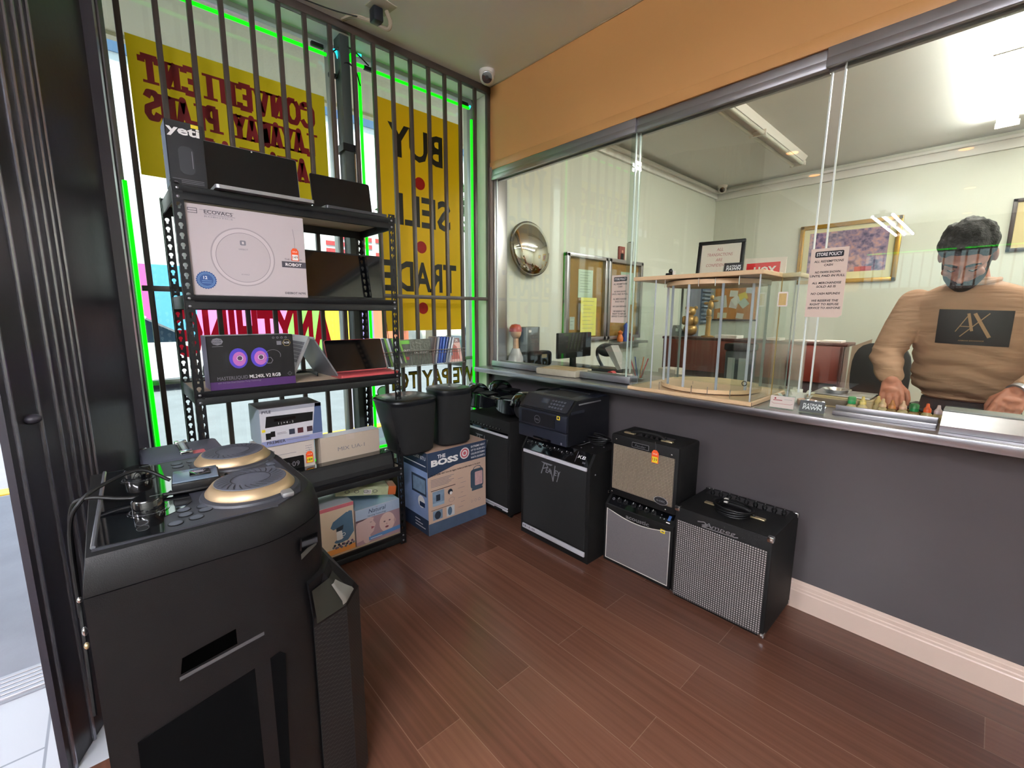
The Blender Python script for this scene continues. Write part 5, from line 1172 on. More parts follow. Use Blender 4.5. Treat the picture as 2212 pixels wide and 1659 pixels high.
card_holder('black business card with white logo on top of the rotating case', (1.825, -.02, 1.542), R(6), .088, .052, mat('card_black', '#1a1418', .4, vary=0), logo_card)
t = thing('red_sign', 'white-edged red sign with white letters behind the case top card', 'sign', (1.93, .12, 1.542))
M_ = frame((1.82, .13, 1.535), (1, .0, 0), (0, .1, 1)); b = B(); b.M = M_; b.prism([(0, 0), (.185, 0), (.185, .082), (0, .088)], .002, paper); b.rect(.01, 0, .16, .062, mat('sign_red', '#d02028', .4, vary=0), z=.0026); b.text('HOX', .095, .008, .034, whiteink, w=.10, z=.003, bold=.04); b.build('board', t)
t = thing('small_camera', 'tiny black webcam on the left of the rotating case top', 'webcam', (1.49, .0, 1.542)); b = B(); b.box((1.475, -.01, 1.542), (1.51, .01, 1.565), black, .003); b.ell((1.50, .0, 1.574), (.012, .012, .014), gloss, 14, 10); b.box((1.512, -.005, 1.545), (1.52, .012, 1.575), white, .001); b.build('body', t)
t = thing('intercom', 'small yellowish keypad label on the side wall of the rotating case', 'label', (2.03, .06, 1.42)); b = B(); b.M = FY(2.02, .012, 1.385); b.prism(rrect(0, 0, .04, .065, .004), .003, paper); b.rect(.005, .006, .035, .058, mat('tan_print', '#c0a468', .6, vary=.2, vscale=90), z=.0034); b.build('plate', t)
# on the ledge in front of the glass
def rcard(b, w, h):
    b.M = b.M @ Matrix.Translation((0, 0, .0008)); b.rect(w*.12, h*.6, w*.5, h*.66, redink); b.rect(w*.58, h*.72, w*.9, h*.74, greyink); b.disc(w*.2, h*.78, h*.07, redink); b.line([(w*.06, h*.42), (w*.16, h*.34), (w*.86, h*.34), (w*.95, h*.42)], .0012, redink)
card_holder('white business cards with red print at the foot of the rotating case', (2.108, -.10, .941), R(2), .096, .058, mat('card_pink', '#e8cfc8', .5, vary=0), rcard)
card_holder('black business card with white logo on the steel ledge', (2.222, -.105, .941), R(3), .092, .054, MATS['card_black'], logo_card)
t = thing('deal_tray', 'raised stainless steel deal tray at the right end of the ledge', 'deal tray', (2.9, .0, .94))
b = B(); b.prism([(-.10, 0), (.05, 0), (.05, .065), (-.035, .065), (-.10, .022)], .95, steel, frame((2.61, 0, .941), (0, 1, 0), (0, 0, 1))); b.build('hood', t)
b = B(); b.box((2.61, -.035, 1.006), (3.56, .05, 1.012), mat('plexi_flap', '#8f948c', .5, vary=0), .001, seg=1); b.build('flap', t, 'pale flap on top of the tray')

# things on the inner counter near the man (inner top z = .925)
bot = glassmat('bottle_clear', '#d8cfae', 1.4)
for i, (x, c, nm, amber) in enumerate(((2.322, '#1f8a4c', 'green', 0), (2.358, '#d8c070', 'yellow', 0), (2.392, '#c8b070', 'yellowish', 0), (2.424, '#d8b890', 'cream', 0), (2.455, '#b8743c', 'amber', 1), (2.488, '#e0b498', 'peach', 0), (2.522, '#12743c', 'dark green', 1), (2.560, '#e8602c', 'orange', 0), (2.592, '#d8c0c4', 'pink-white', 0))):
    y = .085+(.012 if i % 2 else 0)
    if i == 2: x, y = 2.40, .16
    lab = 'small acid bottle with %s cap, %s in the row behind the steel channel' % (nm, words[i])
    t = thing('dropper_bottle', lab, 'dropper bottle', (x, y, .926), 'dropper bottles on the counter'); M_ = Matrix.Translation((x, y, .926)) @ Matrix.Scale(1.3, 4)
    b = B(); b.lathe([(.0, 0), (.013, .0), (.0135, .004), (.0135, .028), (.009, .034), (.006, .037), (0, .037)], mat('bottle_body_%d' % amber, ['#b8a878', '#8a7248'][amber], .2, vary=.1), 20, M=M_); b.build('bottle', t)
    b = B(); b.lathe([(.0095, .036), (.009, .046), (.005, .052), (.0035, .062), (0, .063)] if i not in (0, 6) else [(.0115, .036), (.0115, .056), (.009, .059), (0, .059)], mat('cap_'+c[1:], c, .4, vary=0), 18, M=M_); b.build('cap', t)
t = thing('digital_scale', 'worn beige digital scale with steel bowl on the inner counter', 'scale', (2.26, .22, .926)); b = B(); b.box((2.145, .13, .926), (2.385, .335, .985), mat('scale_beige', '#a8946c', .5, vary=.15, vscale=20), .004); b.box((2.15, .125, .945), (2.3, .13, .975), mat('scale_panel', '#6a5c48', .5), .002)
b.build('body', t); b = B(); b.box((2.155, .15, .986), (2.375, .335, .992), steel, .002); b.build('plate', t); b = B(); b.lathe([(.0, .995), (.04, .995), (.055, 1.008), (.057, 1.008), (.042, .992)], chrome, 32, M=Matrix.Translation((2.235, .24, 0))); b.build('bowl', t)
t = thing('plastic_bags', 'loose pile of clear zip bags beside the rotating case', 'plastic bags', (2.10, .16, .926)); b = B(); rd = random.Random(2)
for i in range(26):
    a = rd.uniform(-.9, .9); p0 = Vector((2.09+rd.uniform(-.03, .04), .14+rd.uniform(-.03, .04), .926)); d = Vector((math.sin(a), rd.uniform(-.3, .3), 1.0)).normalized()*rd.uniform(.04, .085); s_ = Vector((.007, .004, 0)); b.add([tuple(p0-s_), tuple(p0+s_), tuple(p0+s_+d), tuple(p0-s_+d)], [(0, 1, 2, 3)], mat('bag_white', '#d6d8c8', .3, vary=.05))
b.build('bags', t)
t = thing('clear_jar', 'small clear plastic tub behind the glass edge beside the scale', 'tub', (2.145, .1, .926)); b = B(); b.lathe([(.0, .926), (.034, .926), (.038, .965), (.034, .966), (.03, .93)], mat('tub_plastic', '#c8a890', .2, vary=0), 24, M=Matrix.Translation((2.158, .085, 0))); b.ring(0, 0, .009, .011, chrome, FY(2.165, .045, .985), 0); b.build('tub', t)
b = B(); b.tube(bez([(2.31, .28, .975), (2.38, .30, .985), (2.45, .27, .965), (2.60, .30, .935)], 6), .008, black, 8); rebase(tag(b.build('black_cable'), 'black cable lying across the inner counter before the man', 'cable'), (2.45, .28, .93))
# left part of the ledge
t = thing('paper_box', 'silver paper-wrapped box lying through the gap under the left glass sheet', 'box', (.75, .06, .941)); b = B(); M_ = Matrix.Translation((.755, .03, .941)) @ Matrix.Rotation(R(6), 4, 'Z'); b.M = M_; b.box((-.17, -.10, 0), (.15, .10, .042), mat('crumpled_paper', '#b4ac98', .5, vary=.25, vscale=18, bump=1, bscale=30), .004); b.build('wrap', t); b = B(); b.M = M_; b.box((-.15, -.09, .0425), (.13, .09, .044), mat('brown_paper', '#a8916c', .6, vary=.2, vscale=14)); b.build('top_sheet', t)
b = B(); b.M = Matrix.Translation((.98, .28, .927)) @ Matrix.Rotation(R(12), 4, 'Z'); b.box((-.17, -.1, 0), (.15, .1, .012), paper, .001, seg=1); rebase(tag(b.build('paper_stack'), 'loose white papers lying flat behind the left glass', 'papers'), (.98, .28, .927))
t = thing('computer_monitor', 'black computer monitor turned side-on behind the left glass sheet', 'monitor', (.42, .52, .925))
b = B(); b.box((.40, .33, 1.0), (.43, .74, 1.20), black, .006); b.box((.385, .40, 1.03), (.40, .66, 1.16), black, .006); b.build('screen', t); b = B(); b.box((.40, .50, .93), (.42, .56, 1.02), black, .003); b.box((.34, .42, .926), (.50, .64, .934), black, .003); b.build('stand', t)
t = thing('desk_phone', 'dark round-headed lamp and phone set behind the left glass sheet', 'phone set', (.78, .42, .926))
b = B(); b.box((.66, .34, .926), (.90, .52, .96), mat('phone_dark', '#24262a', .35), .008); b.build('base', t)
b = B(); b.tube(bez([(.72, .5, .96), (.66, .52, 1.03), (.68, .5, 1.09), (.76, .46, 1.12)], 6), .012, MATS['phone_dark'], 8); b.ell((.80, .44, 1.09), (.075, .06, .05), MATS['phone_dark']); b.build('lamp_head', t)
b = B(); b.prism([(0, 0), (.11, -.15), (.14, -.14), (.05, .02)], .09, mat('grey_hood', '#8c8a86', .5), FY(.84, .45, 1.11)); b.build('hood', t)
t = thing('tape_dispenser', 'red tape dispenser lying behind the left glass near the policy sheet', 'tape dispenser', (.90, .13, .926)); b = B(); b.cyl((1.03, .16, .953), (1.03, .20, .953), .026, mat('red_plastic', '#b8323c', .35), 24); b.box((1.0, .16, .926), (1.075, .20, .945), MATS['red_plastic'], .003); b.build('body', t)
t = thing('doll_head', 'small doll head with a red cap in the corner behind the glass', 'doll', (.08, .21, .93)); b = B(); b.ell((.085, .20, 1.20), (.045, .045, .055), mat('doll_skin', '#c8a080', .4)); b.tube([(.085, .2, 1.16), (.085, .2, 1.06)], [.02, .025], MATS['doll_skin']); b.build('face', t)
b = B(); b.lathe([(.052, 1.205), (.05, 1.235), (.034, 1.26), (.0, 1.267)], mat('cap_red', '#a83c34', .4), 24, M=Matrix.Translation((.078, .202, 0))); b.build('cap', t); b = B(); b.loft([[(.085+r*math.cos(a), .2+r*math.sin(a), z) for a in [i*PI/8 for i in range(16)]] for r, z in ((.07, .93), (.06, 1.0), (.03, 1.07))], mat('plastic_wrap', '#b8b6b8', .2, vary=.2)); b.build('dress', t)
t = thing('file_box', 'dark grey file box leaning on the wall in the window corner of the office', 'box', (.10, .38, .926)); b = B(); b.box((.03, .28, .926), (.12, .44, 1.24), mat('file_grey', '#4c4f50', .4, vary=.1), .003); b.rect(.03, .27, .06, .29, whiteink, frame((.1205, .28, .926), (0, 1, 0), (0, 0, 1))); b.build('box', t)
t = thing('black_bag', 'black bag with a pale label below the grey file box', 'bag', (.2, .36, .926)); b = B(); b.box((.14, .26, .926), (.26, .46, 1.05), black, .03, seg=3); b.rect(.06, .07, .12, .10, mat('tan_print', '#c0a468', .6), frame((.2605, .26, .926), (0, 1, 0), (0, 0, 1))); b.build('bag', t)
t = thing('pen_cup', 'clear cup of pens with red grips seen through the left side of the rotating case', 'pen cup', (1.13, .33, .926)); b = B(); b.lathe([(0, .926), (.032, .926), (.036, .99), (.033, .99), (.03, .93)], glassmat('acrylic', '#f2f8f6', 1.45), 20, M=Matrix.Translation((1.13, .34, 0))); b.build('cup', t)
for i, c in enumerate(('#b8323c', '#2a4a90', '#c8c8c8', '#d07030', '#b8323c')):
    b = B(); b.tube([(1.12+.006*i, .33+.005*i, .93), (1.09+.022*i, .30+.018*i, 1.06+.01*(i % 2))], .004, mat('pen_'+c[1:], c, .4, vary=0), 8); b.build('pen', t)

# ------------------------------------------------------------------ office
t = thing('convex_mirror', 'round convex security mirror on the pale office side wall', 'mirror', (0, .40, 1.875))
M_ = frame((.035, .405, 1.873), (0, 1, 0), (-.12, .0, 1)); b = B(); b.M = M_
b.lathe([(.214, .0), (.213, .012), (.20, .03), (.17, .05), (.12, .069), (.06, .079), (0, .082)], mat('mirror_face', '#d8d8d4', .02, metal=1, vary=0), 56, caps=False); b.build('mirror_face', t)
b = B(); b.M = M_; b.lathe([(.213, -.012), (.222, -.008), (.222, .008), (.213, .012), (.205, 0), (.213, -.012)], mat('mirror_rim', '#4e4a44', .5), 56, caps=False); b.lathe([(.0, -.013), (.215, -.011)], MATS['mirror_rim'], 40, caps=False); b.build('rim', t)
b = B(); b.box((0, .35, 1.85), (.03, .46, 1.92), black, .003); b.build('bracket', t)
# notice case on left wall
t = thing('notice_case', 'aluminium framed cork notice case with sliding glass on the office side wall', 'notice board', (.03, 1.45, 1.13))
b = B(); b.box((0.0, .86, 1.10), (.012, 2.12, 1.88), mat('cork', '#b5793e', .8, vary=.15, vscale=60)); b.build('cork_panel', t)
b = B()
for y in (.86, 1.44, 1.50, 2.08): b.box((.0, y, 1.09), (.05, y+.04, 1.89), alu, .003)
for z in (1.09, 1.86): b.box((.0, .86, z), (.05, 2.12, z+.035), alu, .003)
b.build('frame', t); b = B(); b.box((.045, .9, 1.12), (.048, 2.08, 1.86), clear); b.build('glass', t)
def sheet(name, lab, y0, z0, y1, z1, c, x, tilt=0, grp='papers in the notice case', lines=8):
    t = thing(name, lab, 'paper', (x, (y0+y1)/2, z0), grp); b = B(); b.M = FX(x, y0, z0) @ Matrix.Rotation(R(tilt), 4, 'Z'); w_, h_ = y1-y0, z1-z0; b.prism([(0, 0), (w_, 0), (w_, h_), (0, h_)], .0008, mat('paper_'+c[1:], c, .7, vary=.03))
    for i in range(lines): b.rect(w_*.12, h_*(.9-.8*i/lines), w_*(.85-.1*(i % 3)), h_*(.9-.8*i/lines)+.003, greyink, z=.0014)
    b.build('sheet', t)
sheet('notice_paper', 'yellow printed sheet hanging on the left cork panel', 1.06, 1.14, 1.30, 1.50, '#cfcf6a', .052)
sheet('notice_paper', 'white printed sheet pinned above the yellow one', 1.06, 1.50, 1.28, 1.76, '#d8d6cc', .014)
sheet('notice_paper', 'small white slip pinned beside the yellow sheet', .95, 1.2, 1.02, 1.32, '#d2ccd4', .014, lines=3)
sheet('notice_paper', 'red card hanging at the centre post of the notice case', 1.56, 1.34, 1.68, 1.56, '#c03a34', .014, lines=2)
sheet('notice_paper', 'white list pinned on the right cork panel', 1.75, 1.45, 1.98, 1.78, '#d2d2c8', .014)
t = thing('photo_frame', 'small dark framed portrait standing on top of the notice case', 'picture', (.02, 1.75, 1.895)); b = B(); b.box((.0, 1.70, 1.895), (.02, 1.80, 2.03), mat('portrait_red', '#7c3a34', .5), .002); b.box((.02, 1.725, 1.90), (.022, 1.775, 1.96), black); b.disc(.05, .085, .014, mat('portrait_skin', '#c09078', .6), FX(.0225, 1.70, 1.895)); b.build('frame', t)
t = thing('photo_frame', 'thin white and black frame standing edge-on on the notice case', 'picture', (.02, 1.95, 1.895)); b = B(); b.box((.0, 1.88, 1.895), (.05, 1.90, 2.09), black, .002); b.box((.0, 1.86, 1.895), (.048, 1.88, 2.08), white, .002); b.build('frame', t)
t = thing('wall_shelf', 'narrow metal shelf with small ornaments under the notice case', 'shelf', (.05, 1.85, 1.06)); b = B(); b.box((0, 1.60, 1.04), (.14, 2.14, 1.065), alu, .003); b.box((0, 1.60, .99), (.02, 2.14, 1.04), alu, .002); b.build('shelf', t)
for i, (y, c, h, nm) in enumerate(((1.70, '#c86a2c', .12, 'orange'), (1.80, '#3a50b0', .20, 'blue'), (1.90, '#8a4a2c', .10, 'brown'))):
    t = thing('ornament', 'small %s ornament on the narrow office shelf' % nm, 'ornament', (.07, y, 1.065), 'ornaments on the office shelf'); b = B(); b.lathe([(0, 0), (.03, 0), (.035, h*.3), (.02, h*.6), (.028, h*.8), (0, h)], mat('orn_'+c[1:], c, .3), 16, M=Matrix.Translation((.07, y, 1.065))); b.build('figure', t)
# back wall: gold frame picture, cork board, locker
t = thing('gold_framed_picture', 'large gold framed landscape print of mauve trees on the back wall', 'picture', (1.49, 3.88, 1.70))
gold_ = mat('gold_frame', '#b08a3c', .3, metal=.7, vary=.1, vscale=30); M_ = FY(1.025, 3.9, 1.700); W, H = .915, .66
b = B(); b.M = M_
for a, c_ in (((0, 0), (W, .045)), ((0, H-.045), (W, H)), ((0, 0), (.045, H)), ((W-.045, 0), (W, H))): b.box((a[0], a[1], 0), (c_[0], c_[1], .03), gold_, .008)
b.build('frame', t); b = B(); b.M = M_; b.box((.03, .03, 0), (W-.03, H-.03, .008), mat('mat_board', '#c8c49a', .6)); 
m_ = bpy.data.materials.new('mauve_trees'); m_.use_nodes = True; nt = m_.node_tree; no = nt.nodes.new('ShaderNodeTexNoise'); no.inputs['Scale'].default_value = 22; no.inputs['Detail'].default_value = 8; tc = nt.nodes.new('ShaderNodeTexCoord'); nt.links.new(tc.outputs['Object'], no.inputs['Vector'])
rp = nt.nodes.new('ShaderNodeValToRGB'); nt.links.new(no.outputs['Fac'], rp.inputs[0]); e = rp.color_ramp.elements; e[0].position = .35; e[0].color = lin('#4d4a66'); e[1].position = .7; e[1].color = lin('#b48c8a'); k_ = rp.color_ramp.elements.new(.52); k_.color = lin('#8a7890'); nt.links.new(rp.outputs[0], nt.nodes['Principled BSDF'].inputs['Base Color']); nt.nodes['Principled BSDF'].inputs['Roughness'].default_value = .25
b.rect(.10, .12, W-.10, H-.09, m_, z=.0088); b.rect(.55, .12, .70, .17, mat('red_bushes', '#9a3c44', .5, vary=.3, vscale=40), z=.0092); b.build('print', t)
t = thing('dark_framed_picture', 'dark framed certificate on the back wall at the right edge', 'picture', (2.95, 3.88, 1.9)); b = B(); M_ = FY(2.68, 3.9, 1.92); b.M = M_
for a, c_ in (((0, 0), (.6, .03)), ((0, .43), (.6, .46)), ((0, 0), (.03, .46)), ((.57, 0), (.6, .46))): b.box((a[0], a[1], 0), (c_[0], c_[1], .025), mat('dark_frame', '#33282a', .4), .004)
b.build('frame', t); b = B(); b.M = M_; b.box((.02, .02, 0), (.58, .44, .008), mat('certificate', '#cdbf92', .6)); b.build('certificate', t)
t = thing('cork_board', 'cork board covered in pinned papers on the back wall, seen through the rotating case', 'notice board', (.35, 3.88, 1.28))
b = B(); b.box((.09, 3.88, 1.275), (.61, 3.9, 1.705), mat('cork', '#b5793e', .8)); b.build('cork_panel', t); b = B(); b.box((.08, 3.86, 1.265), (.62, 3.9, 1.285), mat('dark_frame', '#33282a', .4)); b.build('ledge', t)
rd = random.Random(11)
for i, (x, z, w_, h_, c, a, nm) in enumerate(((.10, 1.42, .16, .16, '#c8c4b8', 8, 'large grey sheet at the left of the cork board'), (.14, 1.30, .12, .07, '#d0c8a8', 0, 'cream slip low on the cork board'), (.28, 1.58, .10, .08, '#d4d4cc', -4, 'white slip near the top of the cork board'), (.28, 1.44, .10, .09, '#c8c0b8', -12, 'pale slip in the middle of the cork board'), (.36, 1.46, .10, .10, '#d8d8d0', 38, 'white square pinned at an angle'), (.42, 1.52, .10, .09, '#d8c048', 20, 'yellow square on the cork board'), (.46, 1.42, .10, .10, '#b4c0b0', 40, 'pale green square on the cork board'), (.48, 1.62, .08, .10, '#c8c8d0', -5, 'bluish slip at the top right of the cork board'), (.38, 1.30, .09, .07, '#cfc4b4', -8, 'small slip at the foot of the cork board'))):
    t = thing('pinned_note', nm, 'paper', (x, 3.87, z), 'notes on the cork board'); b = B(); b.M = FY(x, 3.878-.001*i, z) @ Matrix.Rotation(R(a), 4, 'Z'); b.prism([(0, 0), (w_, 0), (w_, h_), (0, h_)], .0008, mat('paper_'+c[1:], c, .7)); b.build('sheet', t)
t = thing('metal_locker', 'tall blue-grey metal cabinet in the far corner of the office', 'cabinet', (.2, 3.55, 0)); b = B(); b.box((.01, 3.25, 0), (.06, 3.52, 1.72), mat('locker_grey', '#6c7080', .5), .004); b.build('door', t)
t = thing('key_rack', 'blue-grey tiered rack of folders beside the cork board', 'rack', (.1, 3.75, 1.2)); b = B(); b.box((.01, 3.6, 1.22), (.04, 3.86, 1.70), mat('rack_blue', '#54637a', .5))
for i in range(9): b.box((.04, 3.6, 1.24+i*.05), (.075, 3.86, 1.262+i*.05), mat('rack_slot', '#7b8798', .5), .002)
b.build('rack', t)
# desk with hutch
mh = mat('mahogany', '#7a3528', .35, vary=.2, vscale=6); mhd = mat('mahogany_dark', '#4a221c', .4, vary=.2, vscale=6)
t = thing('reception_desk', 'long reddish brown wooden desk across the office', 'desk', (1.2, 2.0, 0))
b = B(); b.box((.40, 2.0, .80), (1.92, 2.03, 1.10), mh, .003); b.build('front_panel', t); b = B(); b.box((.42, 2.12, .0), (1.90, 2.15, .80), mhd, .003); b.build('lower_panel', t)
b = B(); b.box((.38, 2.0, 1.10), (1.94, 2.30, 1.125), mhd, .004); b.build('desk_top', t)
b = B(); b.box((1.90, 1.99, 0), (1.92, 2.2, 1.1), mhd, .002); b.box((.40, 1.99, 0), (.42, 2.2, 1.1), mhd, .002); b.build('side_panels', t)
t = thing('cardboard_sheet', 'tall beige cardboard panel leaning on the right end of the desk', 'cardboard', (2.0, 2.0, 0)); b = B(); b.prism([(0, 0), (.12, .0), (.155, 1.17), (.04, 1.11)], .012, mat('beige_card', '#a08a78', .7), FY(1.935, 1.98, 0)); b.build('panel', t)
b = B()
for i, (x, w_) in enumerate(((1.55, .18), (1.75, .14), (1.35, .1), (.9, .2))): b.box((x, 2.04, 1.126), (x+w_, 2.2, 1.136+.006*i), paper, .001, seg=1)
rebase(tag(b.build('desk_papers'), 'thin stacks of paper lying on top of the brown desk', 'papers'), (1.5, 2.1, 1.126))
# statues on the desk
gst = mat('gold_statue', '#b08850', .3, metal=.5, vary=.2, vscale=30)
t = thing('gold_statue', 'plump golden seated figurine standing on the brown desk', 'figurine', (.62, 2.15, 1.126), 'golden figurines on the desk')
b = B(); c = Vector((.60, 2.15, 1.126)); 
for o_, r_ in (((0, 0, .07), (.07, .055, .065)), ((0, -.02, .16), (.055, .05, .06)), ((0, -.01, .25), (.05, .045, .05)), ((-.06, -.02, .16), (.025, .03, .045)), ((.06, -.02, .16), (.025, .03, .045)), ((0, -.055, .24), (.02, .02, .015)), ((.045, 0, .285), (.02, .015, .02)), ((-.045, 0, .285), (.02, .015, .02))): b.ell(tuple(c+Vector(o_)), r_, gst)
b.build('figure', t)
t = thing('slender_statue', 'slender golden standing statue on the brown desk before the cork board', 'figurine', (.80, 2.15, 1.126), 'golden figurines on the desk')
b = B(); c = Vector((.78, 2.15, 1.126)); b.lathe([(0, 0), (.06, 0), (.06, .012), (.025, .02), (.02, .16), (.03, .2), (.0, .21)], gst, 20, M=Matrix.Translation(c))
for o_, r_ in (((0, 0, .24), (.025, .02, .05)), ((.012, 0, .31), (.028, .022, .05)), ((.02, 0, .385), (.018, .018, .024)), ((.05, 0, .35), (.035, .012, .012)), ((-.03, 0, .33), (.03, .012, .014))): b.ell(tuple(c+Vector(o_)), r_, gst)
b.build('figure', t)
t = thing('card_terminal', 'small dark card machine at the left end of the brown desk', 'terminal', (.50, 2.12, 1.126)); b = B(); b.prism([(0, 0), (.12, 0), (.10, .05), (.05, .11), (.02, .11)], .08, mat('terminal', '#3a4448', .4), FY(.43, 2.16, 1.126)); b.rect(.05, .05, .08, .08, mat('lcd2', '#a8b8b4', .3), FY(.43, 2.1595-.0, 1.126), .081); b.build('body', t)
t = thing('paper_shredder', 'dark grey shredder bin with painted pale reflections standing before the desk', 'bin', (1.23, 1.8, 0)); b = B(); b.box((1.13, 1.72, 0), (1.33, 1.9, 1.04), mat('bin_grey', '#3c4248', .3), .02); b.build('bin', t); b = B(); b.box((1.12, 1.71, 1.04), (1.34, 1.91, 1.10), black, .015); b.build('lid', t); b = B(); b.rect(.03, .78, .09, .98, mat('window_strip', '#b0b8b8', .2), FY(1.13, 1.719, 0)); b.rect(.12, .78, .18, .98, MATS['window_strip'], FY(1.13, 1.719, 0)); b.build('window', t)  # window part: reflections painted as two pale strips on the bin front
t = thing('white_bin', 'small white slatted bin near the turntable floor of the case', 'bin', (1.0, 1.0, 0)); b = B(); b.box((.93, .95, .0), (1.08, 1.1, .93), mat('bin_white', '#c8bcb0', .4), .01); b.build('bin', t)
b = B()
for i in range(3): b.box((.95, .947, .80+i*.035), (1.0, .951, .812+i*.035), greyink)
b.build('slots', t)
# office chair
t = thing('office_chair', 'black office chair with rounded back behind the man', 'chair', (2.2, 1.75, 0)); ch = mat('chair_fabric', '#1e2022', .7)
b = B(); b.loft([[(2.20+dx*k, 1.62+dy, 0.94+dz*k2) for dx, dz in [(.16*math.copysign(abs(math.cos(a))**.6, math.cos(a)), .22*math.copysign(abs(math.sin(a))**.7, math.sin(a))) for a in [i*PI/12 for i in range(24)]]] for dy, k, k2 in ((0, .9, .9), (.01, 1, 1), (.05, 1, 1), (.06, .9, .9))], ch); b.build('backrest', t)
b = B(); b.box((2.02, 1.66, .50), (2.40, 2.08, .58), ch, .03, seg=3); b.build('seat', t); b = B(); b.cyl((2.21, 1.87, .08), (2.21, 1.87, .5), .025, black); b.box((2.19, 1.68, .52), (2.23, 1.70, .80), black, .004); b.build('stem', t)
b = B()
for i in range(5): a = i*2*PI/5; b.tube([(2.21, 1.87, .09), (2.21+.26*math.cos(a), 1.87+.26*math.sin(a), .055)], [.025, .016], black); b.ell((2.21+.26*math.cos(a), 1.87+.26*math.sin(a), .03), (.03, .03, .03), black)
b.build('star_base', t); b = B(); b.tube(bez([(2.02, 1.95, .56), (1.98, 1.9, .68), (2.0, 1.75, .76), (2.03, 1.65, .76)], 6), .014, black); b.tube(bez([(2.40, 1.95, .56), (2.43, 1.9, .68), (2.41, 1.75, .76), (2.38, 1.65, .76)], 6), .014, black); b.build('armrests', t)

# ------------------------------------------------------------------ lamps
tube_on = mat('tube_lit', '#ffffff', .4, vary=0, emit='#fffdfa', estr=OFF_E); tube_cus = mat('tube_lit_customer', '#ffffff', .4, vary=0, emit='#f4f5ff', estr=CUS_E); tube_off = mat('tube_off', '#c8c8bc', .3, vary=0)
def strip(label, x0, y0, y1, n, on, z=2.97, wd=.16, tm=None):
    tm = tm or (tube_on if on else tube_off)
    t = thing('fluorescent_fixture', label, 'ceiling light', (x0+wd/2, (y0+y1)/2, z), 'fluorescent strip lights')
    hw = wd/2 if not on else .035
    b = B(); b.prism([(-hw, 0), (hw, 0), (hw*.64, -.05), (-hw*.64, -.05)][::-1], y1-y0, white, frame((x0+wd/2, y1, z), (1, 0, 0), (0, 0, 1)))
    b.build('housing', t)
    for i in range(n):
        x = x0+wd/2+(i-(n-1)/2)*wd*.55
        b = B(); b.tube([(x, y0+.03, z-.072), (x, (y0+y1)/2-.01, z-.072)], .016, tm, 10); b.tube([(x, (y0+y1)/2+.01, z-.072), (x, y1-.03, z-.072)], .016, tm, 10); b.build('tube', t)
    b = B()
    for y in (y0+.01, (y0+y1)/2, y1-.02): b.box((x0+.01, y-.012, z-.09), (x0+wd-.01, y+.012, z-.045), white, .003)
    b.build('lamp_holder', t)
strip('lit double tube strip light on the office ceiling near the man', 2.49, .25, 3.42, 2, True)
strip('unlit double tube strip light on the office ceiling', 1.02, .95, 3.30, 2, False)
strip('lit tube strip light on the office ceiling beyond the right edge', 3.9, .25, 3.42, 2, True)
strip('lit triple tube strip light hanging in the far customer area', 1.36, -8.0, -5.8, 3, True, z=2.78, wd=.2, tm=tube_cus)
strip('added unseen double tube strip light brightening the customer area from behind the camera', 3.5, -5.4, -2.9, 2, True, z=2.80, tm=tube_cus)  # added lamp, out of view, to brighten the ochre header and ceiling
dl = mat('downlight_lit', '#ffffff', .4, vary=0, emit='#ffa860', estr=5)
for i, (x, y) in enumerate(((2.41, -2.60), (1.10, -2.98), (1.05, -4.0), (2.3, -4.15), (2.27, -6.1), (.75, -5.9), (2.18, -8.1), (3.7, -2.6), (3.6, -4.9))):
    t = thing('recessed_downlight', 'round recessed warm downlight in the customer ceiling', 'ceiling light', (x, y, 2.97), 'recessed downlights'); M_ = Matrix.Translation((x, y, 2.97))
    b = B(); b.lathe([(.055, -.001), (.085, -.001), (.088, -.004), (.085, -.008), (.057, -.006), (.055, -.001)], white, 28, M=M_, caps=False); b.build('trim_ring', t)
    b = B(); b.lathe([(0, -.003), (.056, -.003)], dl, 24, M=M_, caps=False); b.build('bulb', t)
# ceiling devices
t = thing('dome_camera', 'white turret security camera on the ceiling in the window corner', 'security camera', (.17, -.16, 2.97))
b = B(); b.lathe([(0, 0), (.055, 0), (.055, -.02), (.05, -.035)], white, 32, M=Matrix.Translation((.165, -.155, 2.97))); b.build('mount', t)
b = B(); b.ell((.175, -.165, 2.925), (.048, .048, .048), white, 28, 18); b.build('ball', t); b = B(); d = (CAM-Vector((.175, -.165, 2.925))).normalized(); M_ = Matrix.Translation(Vector((.175, -.165, 2.925))) @ d.to_track_quat('Z', 'Y').to_matrix().to_4x4(); b.lathe([(.034, .030), (.034, .046), (.030, .047), (.0, .047)], gloss, 28, M=M_); b.lathe([(.012, .047), (.011, .049), (0, .049)], black, 16, M=M_); b.build('lens', t)
t = thing('small_dome_camera', 'white turret security camera in the far office ceiling corner', 'security camera', (.10, 3.8, 2.97)); b = B(); b.lathe([(0, 0), (.06, 0), (.055, -.03)], white, 24, M=Matrix.Translation((.13, 3.76, 2.97))); b.ell((.13, 3.76, 2.92), (.05, .05, .05), white); b.build('housing', t); b = B(); d = (CAM-Vector((.13, 3.76, 2.92))).normalized(); b.lathe([(.03, .034), (.03, .05), (0, .052)], gloss, 20, M=Matrix.Translation((.13, 3.76, 2.92)) @ d.to_track_quat('Z', 'Y').to_matrix().to_4x4()); b.build('lens', t)
t = thing('ceiling_outlet', 'square ceiling outlet box with a dark plug and loose cord above the bars', 'outlet', (.27, -1.0, 2.97)); b = B(); b.M = Matrix.Translation((.28, -.98, 2.97)) @ Matrix.Rotation(R(8), 4, 'Z'); b.box((-.06, -.06, -.006), (.06, .06, 0), mat('outlet_plate', '#b8b4a2', .5), .002); b.build('plate', t)
